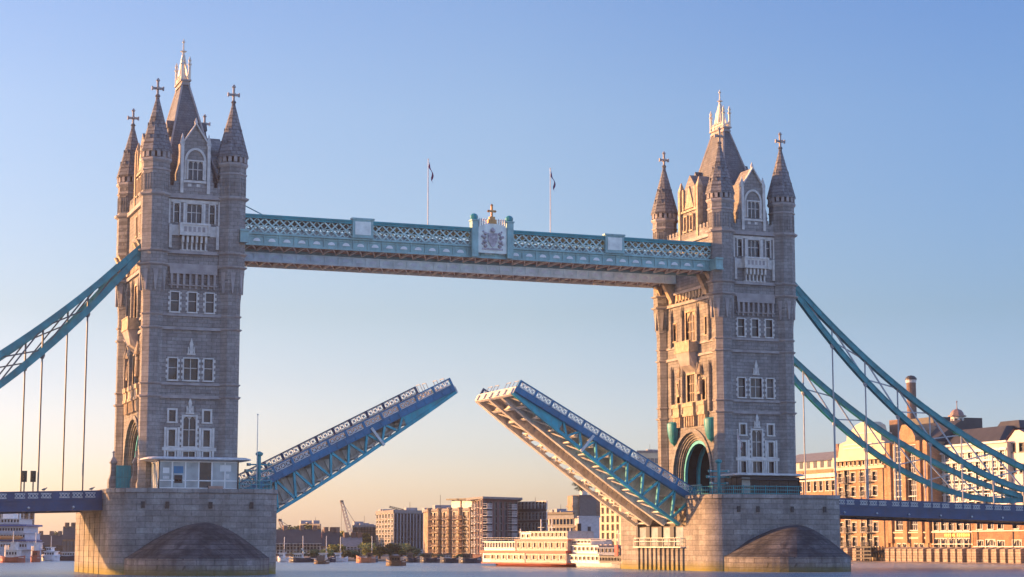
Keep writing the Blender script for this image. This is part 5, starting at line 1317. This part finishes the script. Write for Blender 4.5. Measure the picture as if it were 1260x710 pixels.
CROWNS = [(crown_mesh(11,8,9,1500,[LEAF[0],LEAF[1]]),8,9),(crown_mesh(12,8,8,1500,[LEAF[1],LEAF[2]]),8,8),(crown_mesh(13,8,6,1300,[LEAF[2],LEAF[1]]),8,6),(crown_mesh(14,8,10,1500,[LEAF[3],LEAF[0]]),8,10)]
def tree(px, D, pyt, wpx, kind, label, z=G0, pyb=None):
    H = top(pyt,D)-z; w = wpx*pxm(D)
    P = P2(px,D); P.z = z
    t = thing('tree', label, 'tree', P, group='trees on the far bank')
    b = MB(); rng = random.Random(int(px)); b.rod((0,0,0),(.1,0,H*.5),.32,7,.2)
    for k in range(4):
        a = rng.uniform(0,6.28); b.rod((.05,0,H*(.25+.07*k)),(w*.28*math.cos(a),w*.28*math.sin(a),H*(.55+.08*k)),.14,5,.05)
    b.build('trunk', BARK, t)
    c = CROWNS[kind]; o = link('crown', c[0], t, (0,0,H*.08), rng.uniform(0,6.28)); o.scale = (w/c[1]*1.05, w/c[1]*1.05, H*.92/c[2])
for a in ((347,560,648,30,0,'dark tree behind the pale pink crane'),(366,560,646,34,0,'tall dark tree left of the flat-roofed pale block'),(386,540,656,34,3,'dull green tree below the flat-roofed pale block'),(405,545,656,30,0,'dark tree behind the red crane'),(424,540,652,30,1,'broad green tree behind the big crane jib, left side'),(449,545,654,28,1,'green tree behind the big crane jib, right side'),
          (413,428,669,22,2,'sunny yellow-green tree at the waterside left of the boathouse'),(403,424,675,15,2,'small yellow-green bush at the water, left of its taller neighbour'),(454,432,667,22,2,'sunny tree at the foot of the pale green facade'),(467,428,672,18,2,'low sunny tree right of the boathouse'),(480,426,666,24,3,'dull brown-green tree before the office corner'),(494,428,668,22,2,'bright yellow-green tree before the grey office front'),(509,424,672,20,0,'dark tree before the grey office front, right'),(437,424,677,22,0,'dark bushy tree behind the orange-brown barge'),(424,420,676,18,3,'dull low tree in front of the boathouse'),(390,430,676,18,0,'dark low tree left of the red crane'),(368,430,677,20,3,'dull low tree behind the long dark barge'),
          (524,428,680,20,1,'low green tree under the tan apartment block, left end'),(545,428,682,20,0,'dark low tree under the tan apartment block, middle'),(568,424,681,20,1,'low green tree at the left foot of the purple block'),(65,570,655,14,0,'round dark tree over the slate roof of the left terrace'),(88,575,657,16,3,'dull tree over the brown house beside the left pier'),(697,470,653,18,3,'dull tree behind the big riverboat funnel'),(660,460,653,24,0,'dark tree behind the big riverboat masts')):
    tree(*a)
D = 400
t = thing('rooftop_tree','bushy green shrub growing on top of the narrow stone tower','shrub',TOWER_TOP+Vector((0,0,-.4)))
b = MB(); b.rod((0,0,0),(0,0,1.6),.12); b.build('trunk', BARK, t)
o = link('crown', CROWNS[0][0], t, (0,0,-.2)); o.scale = (.75,.65,.36)

# ================================================================== SOUTH BANK WAREHOUSES
XS = 125.0
def sb(px, py): p = on('x',XS,px,py); return p.y, p.z
ZB = .4
def y_at(px): return sb(px,668)[0]
def swin(w,h,nm=1,nt=1,arch=None,fm=FRM_W,sur=.14,pm=GLASS): return win_meshes(w,h,nm,nt,arch,quoin=False,sur=sur,fm=fm,pm=pm,bar=.1,proud=.07,depth=.4)
def south(name, label, px0, px1, H, depth, wallm, rows, roof=None, x=XS):
    """rows: list of (mesh, w, h, z, [y offsets as photo columns], balcony mesh or None)"""
    ya, yb = y_at(px0), y_at(px1)
    t = thing(name, label, 'warehouse', (x,ya,ZB), group='riverside warehouses on the right bank')
    F = Facade(t, (0,0,0), -PI/2); ln = ya-yb
    for meshes,w,h,z,cols,balc in rows:
        for px in cols:
            u = ya - y_at(px)
            F.win(u, z-ZB, meshes, w, h)
            if balc: link('balcony', balc, t, F.M @ Vector((u,0,z-ZB)), -PI/2)
    w = MB(); w.T = F.M; w.wall(0,ln,0,H-ZB,F.holes,.4); 
    w.poly([(0,0,0),(0,depth,0),(0,depth,H-ZB),(0,0,H-ZB)]); w.poly([(ln,0,0),(ln,depth,0),(ln,depth,H-ZB),(ln,0,H-ZB)]); w.poly([(0,depth,0),(ln,depth,0),(ln,depth,H-ZB),(0,depth,H-ZB)]); w.poly([(0,0,H-ZB),(ln,0,H-ZB),(ln,depth,H-ZB),(0,depth,H-ZB)])
    w.build('walls', wallm, t, recalc=False)
    for k in range(3):
        b = MB(); u = ln*(.06+.44*k)+.05; pts_ = F.M @ Vector((u,-.12,0)); b.rod((pts_.x,pts_.y,.5),(pts_.x,pts_.y,H-ZB-.4),.09,6); b.build('drainpipe', FRM_D, t)
    return t, F, ln
def sz(px, py): return sb(px,py)[1]
SBAL = balcony_mesh(3.4,1.4,FRM_D,1.05)
w1 = swin(1.8,1.9); w2 = swin(1.5,2.2,1,1,'round'); wb = swin(2.6,2.4,3,1); wa = swin(1.15,5.2,1,3,'round'); wa2 = swin(1.6,5.2,1,3,'round'); wa3 = swin(2.3,5.0,2,3,'round'); wn = swin(1.3,2.6,0,1,'pointed')
# A: low range left
HA = sz(1005,578)
tA,F,ln = south('warehouse','low orange-brick range with arched windows and a pale attic, just right of the tower',952,1031,HA,16,B_BRICK,[(w2,1.5,2.2,sz(1005,604),(958,967,979,987,997,1005,1012,1020,1027),None),(w1,1.8,1.9,sz(1005,625),(965,979,995,1010,1024),None),(w1,1.8,1.9,sz(1005,645),(965,979,995,1010,1024),None)])
b = MB(); b.T = F.M; b.box(0,ln,-.5,-.01,sz(1005,588)-ZB,sz(1005,583)-ZB); b.box(0,ln,-.25,-.012,sz(1005,592)-ZB,sz(1005,590)-ZB); b.build('cornice', CRM, tA)
b = MB(); b.T = F.M; b.box(0,ln,1.0,14,HA-ZB,sz(1005,567)-ZB); at_ = b.build('attic', B_PALE, tA)
for k in range(9):
    b = MB(); b.T = F.M; u = 2.5+k*(ln-4)/8; b.box(u-.7,u+.7,.92,1.1,HA-ZB+.5,HA-ZB+2.2); b.build('attic_window', GLASS, at_)
b = MB(); b.T = F.M; zr = sz(1005,567)-ZB
b.add([(0,.5,zr),(ln,.5,zr),(ln,14.5,zr),(0,14.5,zr),(0,7,zr+2.4),(ln,7,zr+2.4)],[(0,1,5,4),(2,3,4,5),(1,2,5),(3,0,4),(0,1,2,3)]); b.build('roof', R_GREY, tA)
# B: brick with cream gable and balconies
HB = sz(1060,563)
z = lambda py: sz(1060,py)
rowsB = []
for py in (592,610,654,672): rowsB += [(w1,1.8,1.9,z(py),(1036,1052,1062.5,1078.5),None)]
for py in (593,611,655,673): rowsB += [(swin(2.1,2.7,1,1),2.1,2.7,z(py),(1044,1070.5),SBAL)]
rowsB += [(swin(.8,1.5,0,0,'round'),.8,1.5,z(572),tuple(1034+k*5.2 for k in range(11)),None),(swin(1.7,2.2,1,1,fm=FRM_D),1.7,2.2,z(686),(1041,1049,1058,1067,1076),None)]
tB,F,ln = south('warehouse','tall orange-brick warehouse with balconies under a stepped cream gable',1031,1093,HB,20,B_BRICK,rowsB)
b = MB(); b.T = F.M; b.box(0,ln,-.6,-.01,z(577.5)-ZB,z(574)-ZB); b.box(0,ln,-.9,-.012,HB-ZB-.6,HB-ZB+.3); b.build('cornice', B_CREAM, tB)
U = lambda px: y_at(1031)-y_at(px)
gp = [(U(1032),HB-ZB+.3),(U(1090),HB-ZB+.3),(U(1090),z(545)-ZB),(U(1086),z(544)-ZB),(U(1086),z(534)-ZB),(U(1080),z(532)-ZB),(U(1078),z(524)-ZB),(U(1072),z(519.5)-ZB),(U(1062),z(519.5)-ZB),(U(1055),z(522)-ZB),(U(1048),z(530)-ZB),(U(1044),z(531)-ZB),(U(1043),z(541)-ZB),(U(1034),z(544)-ZB)]
b = MB(); b.T = F.M; b.slab(gp,.3,3.0); g_ = b.build('stepped_gable', B_CREAM, tB)
b = MB(); b.T = F.M
for pa,pb,py in ((1040,1075,546),(1040,1075,550.5),(1046,1084,533)): b.box(U(pa),U(pb),.12,.28,z(py)-ZB-.12,z(py)-ZB+.12)
b.build('gable_moulding', CRM, g_)
b = MB(); b.T = F.M; b.box(U(1027),U(1031.5),.5,2.5,HB-ZB-2,z(543)-ZB); b.build('chimney_stack', B_BROWN, tB)
b = MB(); b.T = F.M; b.box(U(1078),U(1112),8,20,HB-ZB,z(517)-ZB); b.build('roof_house', R_DARK, tB)
b = MB(); b.T = F.M; b.box(U(1068),U(1080),6,10,HB-ZB,z(517)-ZB); b.build('tank_room', B_BROWN, tB)
# C: brick with big white bays, tower gable, chimney
HC = sz(1120,545); zc = lambda py: sz(1120,py)
rowsC = [(wb,2.6,3.4,zc(py),(1108,1125.5),None) for py in (568,586,604,622)]
wb2 = swin(2.9,3.3,3,2,fm=WHITE_W); rowsC = [(wb2,2.9,3.3,zc(py),(1108,1125.5),None) for py in (568,589,610,631,652)] + [(wn,1.3,2.6,zc(685),(1106.5,1113.5,1127.5,1134.5),None)]
tC,F,ln = south('warehouse','orange-brick brewery with white bay windows under a tapering brick gable tower',1096,1146,HC,20,B_BRICK,rowsC)
UC_ = lambda px: y_at(1096)-y_at(px)
b = MB(); b.T = F.M
for py in (662,675): b.box(0,ln,-.12,-.01,zc(py)-ZB-.2,zc(py)-ZB+.2)
b.box(0,ln,-.3,-.012,zc(654.5)-ZB-.25,zc(654.5)-ZB); b.build('stone_band', B_CREAM, tC)
b = MB(); b.T = F.M
gp = [(UC_(1108),HC-ZB),(UC_(1131),HC-ZB),(UC_(1131),zc(538)-ZB),(UC_(1126),zc(526)-ZB),(UC_(1121),zc(522)-ZB),(UC_(1115),zc(522)-ZB),(UC_(1110),zc(536)-ZB)]
b.slab(gp,-.3,6); b.build('gable_tower', B_BRICK, tC)
for pa in (1098,1116.5,1135,1144):
    b = MB(); b.T = F.M; b.box(UC_(pa)-.7,UC_(pa)+.7,-.5,-.01,zc(668)-ZB,HC-ZB+.3); b.build('pilaster', B_BRICK, tC)
b = MB(); b.T = F.M; zr = HC-ZB; b.add([(0,1,zr),(ln,1,zr),(ln,18,zr),(0,18,zr),(0,8,zr+4.5),(ln,8,zr+4.5)],[(0,1,5,4),(2,3,4,5),(1,2,5),(3,0,4),(0,1,2,3)]); b.build('roof', R_DARK, tC)
P = on('x',XS+9,1123,540)
t = thing('brick_chimney','tall round brick chimney with a dark domed cap above the brewery','chimney',(P.x,P.y,10))
zt = on('x',XS+9,1123,465).z-10
b = MB(); b.lathe([(1.0,0),(.98,zt-1.2),(1.0,zt-1.0)],14); b.build('stack', B_BROWN, t)
b = MB(); b.lathe([(1.05,zt-1.0),(1.1,zt-.4),(1.0,zt-.35)],14); b.build('white_band', WHITE_W, t)
b = MB(); b.lathe([(1.2,zt-.35),(1.15,zt),(.7,zt+.45),(.05,zt+.6)],14); b.build('cap', R_DARK, t)
# D: brewhouse base with tall arches, white glazed block above, mansard and cupola
HD = sz(1190,636); zd = lambda py: sz(1190,py)
HD2 = sz(1190,546)
rowsD = [(wa2,1.5,5.2,zd(682),(1153.5,1162,1172,1181.5,1190.5),None)]
rowsD[0] = (swin(2.0,3.0,1,2,'round'),2.0,3.0,zd(682),(1153.5,1162,1172,1181.5,1190.5),None)
rowsD += [(w1,1.8,1.9,zd(652),(1152.5,1162,1171,1181,1190),None)]
tD,F,ln = south('warehouse','brewhouse with five tall arched windows over the water and gilt lettering band',1147,1197.5,HD,20,B_BRICK,rowsD)
b = MB(); b.T = F.M; b.box(0,ln,-.2,-.01,zd(655)-ZB,zd(653.6)-ZB); b.box(0,ln,-.15,-.012,zd(670)-ZB,zd(669)-ZB); b.build('stone_band', CRM, tD)
UD = lambda px: y_at(1147)-y_at(px)
b = MB(); b.T = F.M
for k in range(14): 
    u = UD(1163)+k*.62; b.box(u,u+.38,-.1,-.01,zd(660)-ZB,zd(656.6)-ZB) if k not in (6,) else None
b.build('gilt_letters', GOLD, tD)
rowsE = [(swin(1.9,2.3,1,1,'round'),1.9,2.3,zd(680),(1206.5,),None),(swin(3.0,2.6,2,1,'round'),3.0,2.6,zd(681),(1219,),None),(swin(2.2,2.4,1,1,'round'),2.2,2.4,zd(681),(1232,),None),(swin(2.7,2.5,2,1,'round'),2.7,2.5,zd(681),(1251.5,),None),(w1,1.8,1.9,zd(651),(1206,1219.5,1232,1251),None)]
tE,F,ln = south('warehouse','brick range with four uneven arched windows at the right edge',1198,1300,HD,20,masonry('red_brick',(.38,.21,.105),(.30,.16,.085),(.26,.18,.13),.5,.17,.015,stain=.3),rowsE)
b = MB(); b.T = F.M; b.box(0,ln,-.2,-.01,zd(654.2)-ZB,zd(653)-ZB); b.box(0,ln,-.12,-.012,zd(673)-ZB,zd(672)-ZB); b.build('stone_band', CRM, tE)
XD = XS+3
def yD(px): return on('x',XD,px,600).y
cols = [1150+k*9.2 for k in range(10)]
t = thing('glazed_block','white framed glass block with a dark mansard roof and domed cupola','building',(XD,yD(1143),HD),group='riverside warehouses on the right bank')
F = Facade(t,(0,0,0),-PI/2); ln = yD(1143)-yD(1241); zz = lambda py: on('x',XD,1190,py).z-HD
wgz = swin(1.75,2.6,2,3,fm=WHITE,pm=GL_S); wgs = swin(1.5,1.8,2,1,fm=WHITE)
for k in range(10):
    u = 1.6+k*(ln-3.2)/9
    for j in range(5): F.win(u, zz(634)+j*(zz(573)-zz(634))/4.6, wgz, 1.75, 2.6)
    F.win(u, zz(566), wgs, 1.5, 1.8)
H = zz(548)
w = MB(); w.T = F.M; w.wall(0,ln,0,H,F.holes,.4); w.poly([(0,0,0),(0,15,0),(0,15,H),(0,0,H)]); w.poly([(ln,0,0),(ln,15,0),(ln,15,H),(ln,0,H)]); w.poly([(0,15,0),(ln,15,0),(ln,15,H),(0,15,H)]); w.build('walls', B_PALE, t, recalc=False)
b = MB(); b.T = F.M
for py in (547,556,568): b.box(-.2,ln+.2,-.45,-.01,zz(py)-.2,zz(py)+.2)
b.build('cornice', WHITE_W, t)
b = MB(); b.T = F.M; za, zb_ = H+.05, zz(526)
b.ring_loft([[(-.1,-.1,za),(ln*.9,-.1,za),(ln*.9,15,za),(-.1,15,za)],[(0,3.5,zb_),(ln*.82,3.5,zb_),(ln*.82,12,zb_),(0,12,zb_)]]); mr_ = b.build('mansard_roof', R_DARK, t)
b = MB(); b.T = F.M; b.ring_loft([[(ln*.60,5,zb_-.5),(ln*.90,5,zb_-.5),(ln*.90,11,zb_-.5),(ln*.60,11,zb_-.5)],[(ln*.62,6,zz(519)),(ln*.84,6,zz(519)),(ln*.84,10,zz(519)),(ln*.62,10,zz(519))]]); b.build('roof_house', R_DARK, mr_)
b = MB(); b.T = F.M; cu = yD(1143)-on('x',XD+7,1178,520).y; zc0 = on('x',XD+7,1178,530).z-HD; zc1 = on('x',XD+7,1178,511).z-HD; ztop = on('x',XD+7,1178,503).z-HD
b.lathe([(1.25,zc0-1),(1.25,zc1-.3)],8,cu,7); cq = b.build('cupola', WHITE_W, t)
for k in range(8):
    b = MB(); b.T = F.M @ T((cu,7,0),k*PI/4); b.box(-.25,.25,-1.3,-1.2,zc0+.3,zc1-.7); b.build('cupola_window', GLASS, cq)
b = MB(); b.T = F.M; b.lathe([(1.75,zc1-.3),(1.75,zc1-.05),(1.35,zc1+.05),(1.2,zc1+.6),(.8,ztop-.25),(.15,ztop),(.08,ztop+.3),(.06,ztop+1.3),(.2,ztop+1.4),(.02,ztop+1.7)],8,cu,7); b.build('cupola_dome', mat('faded_copper_roof',(.26,.17,.15),.6), cq)
# dark lower roof between brewery and glazed block
P = on('x',XS+6,1100,530)
XP = XS+4
def yP(px): return on('x',XP,px,600).y
t = thing('gabled_house','pink-white gabled house at the right edge of the picture','building',(XP,yP(1240),HD),group='riverside warehouses on the right bank')
F = Facade(t,(0,0,0),-PI/2); ln = yP(1240)-yP(1278); zp = lambda py: on('x',XP,1250,py).z-HD
wp = swin(1.3,1.6,1,1,fm=FRM_D)
for k in range(3):
    for py in (556,582,608): F.win(2.2+k*(ln-4.4)/2, zp(py), wp, 1.3, 1.6)
H = zp(543); w = MB(); w.T = F.M; w.wall(0,ln,0,H,F.holes,.4); w.poly([(0,0,H),(ln,0,H),(ln*.45,0,zp(528)-.2),(ln*.30,0,zp(528)-.2)]); w.poly([(0,0,0),(0,12,0),(0,12,H),(0,0,H)]); w.poly([(ln,0,0),(ln,12,0),(ln,12,H),(ln,0,H)]); w.build('walls', PINK, t, recalc=False)
b = MB(); b.T = F.M
b.add([(-.4,-.4,H-.1),(ln*.3,-.4,zp(528)),(ln*.45,-.4,zp(528)),(ln+.4,-.4,H-.1),(-.4,12,H-.1),(ln*.3,12,zp(528)),(ln*.45,12,zp(528)),(ln+.4,12,H-.1)],[(0,1,5,4),(1,2,6,5),(2,3,7,6)]); b.build('roof', mat('brown_red_roof',(.13,.06,.06),.7), t)
# river wall buttresses and dark gaps under the warehouses
wl_ = MB(); ya, yb = y_at(952), y_at(1300); wl_.box(124.2,124.9,yb,ya,-.5,ZB+.6); tag(wl_.build('river_wall',QUAY),'low stone river wall at the foot of the warehouses','river wall')
px = 1098
bi = 0
bxs = [1041,1049,1060,1069,1100,1107,1114.5,1121,1128,1135,1142,1152,1162,1172,1181.5,1190,1202,1207,1222,1232,1243,1253,1262]
BP = MB(); BP.box(-1.7,0,-.85,.85,-.6,2.35); BP.add([(-1.7,-.85,2.35),(0,-.85,2.35),(0,.85,2.35),(-1.7,.85,2.35),(0,-.85,2.75),(0,.85,2.75)],[(0,1,4),(0,4,5,3),(3,5,2)])
BPm = BP.mesh('buttress', QUAY); BT = MB(); BT.rod((-.5,0,-.6),(-.5,0,2.0),.14,8,.12); BTm = BT.mesh('pile', mat('wet_timber',(.05,.042,.035),.8))
for k, px in enumerate(bxs):
    o = link('wall_buttress', BPm, None, (124.9,y_at(px),ZB)); tag(o,'grey stone buttress of the river wall below the brick warehouses','buttress','buttresses of the river wall')
for k, px in enumerate(bxs[:-1]):
    o = link('timber_pile', BTm, None, (124.5,y_at((px+bxs[k+1])/2),ZB)); tag(o,'dark timber pile between stone buttresses of the river wall','pile','timber piles at the river wall')
t = thing('landing_stage','dark timber landing stage below the balconied warehouse','jetty',(120.8,y_at(1083),.2))
b = MB(); L_ = y_at(1078)-y_at(1098)
b.box(0,3.2,-L_/2,L_/2,1.9,2.2); b.build('platform', BLACK, t)
b = MB()
for k in range(6):
    for x in (.2,3.0): b.rod((x,-L_/2+.3+k*(L_-.6)/5,-1),(x,-L_/2+.3+k*(L_-.6)/5,3.1),.16,6)
for zz_ in (.6,1.3,2.9): b.beam((.1,-L_/2,zz_),(.1,L_/2,zz_),.14,.3)
b.build('piles', BLACK, t)

# ================================================================== AIR
HZ = bpy.data.materials.new('morning_haze'); HZ.use_nodes = True
n = HZ.node_tree.nodes; n.remove(n['Principled BSDF'])
v = n.new('ShaderNodeVolumePrincipled'); v.inputs['Density'].default_value = HAZE; v.inputs['Color'].default_value = (.93,.92,.95,1); v.inputs['Anisotropy'].default_value = .55
HZ.node_tree.links.new(v.outputs[0], n['Material Output'].inputs['Volume'])
b = MB(); b.box(-700,900,-320,900,-3,80)
o = b.build('haze', HZ); o['kind'] = 'stuff'; o['label'] = 'thin morning haze lying over the river'
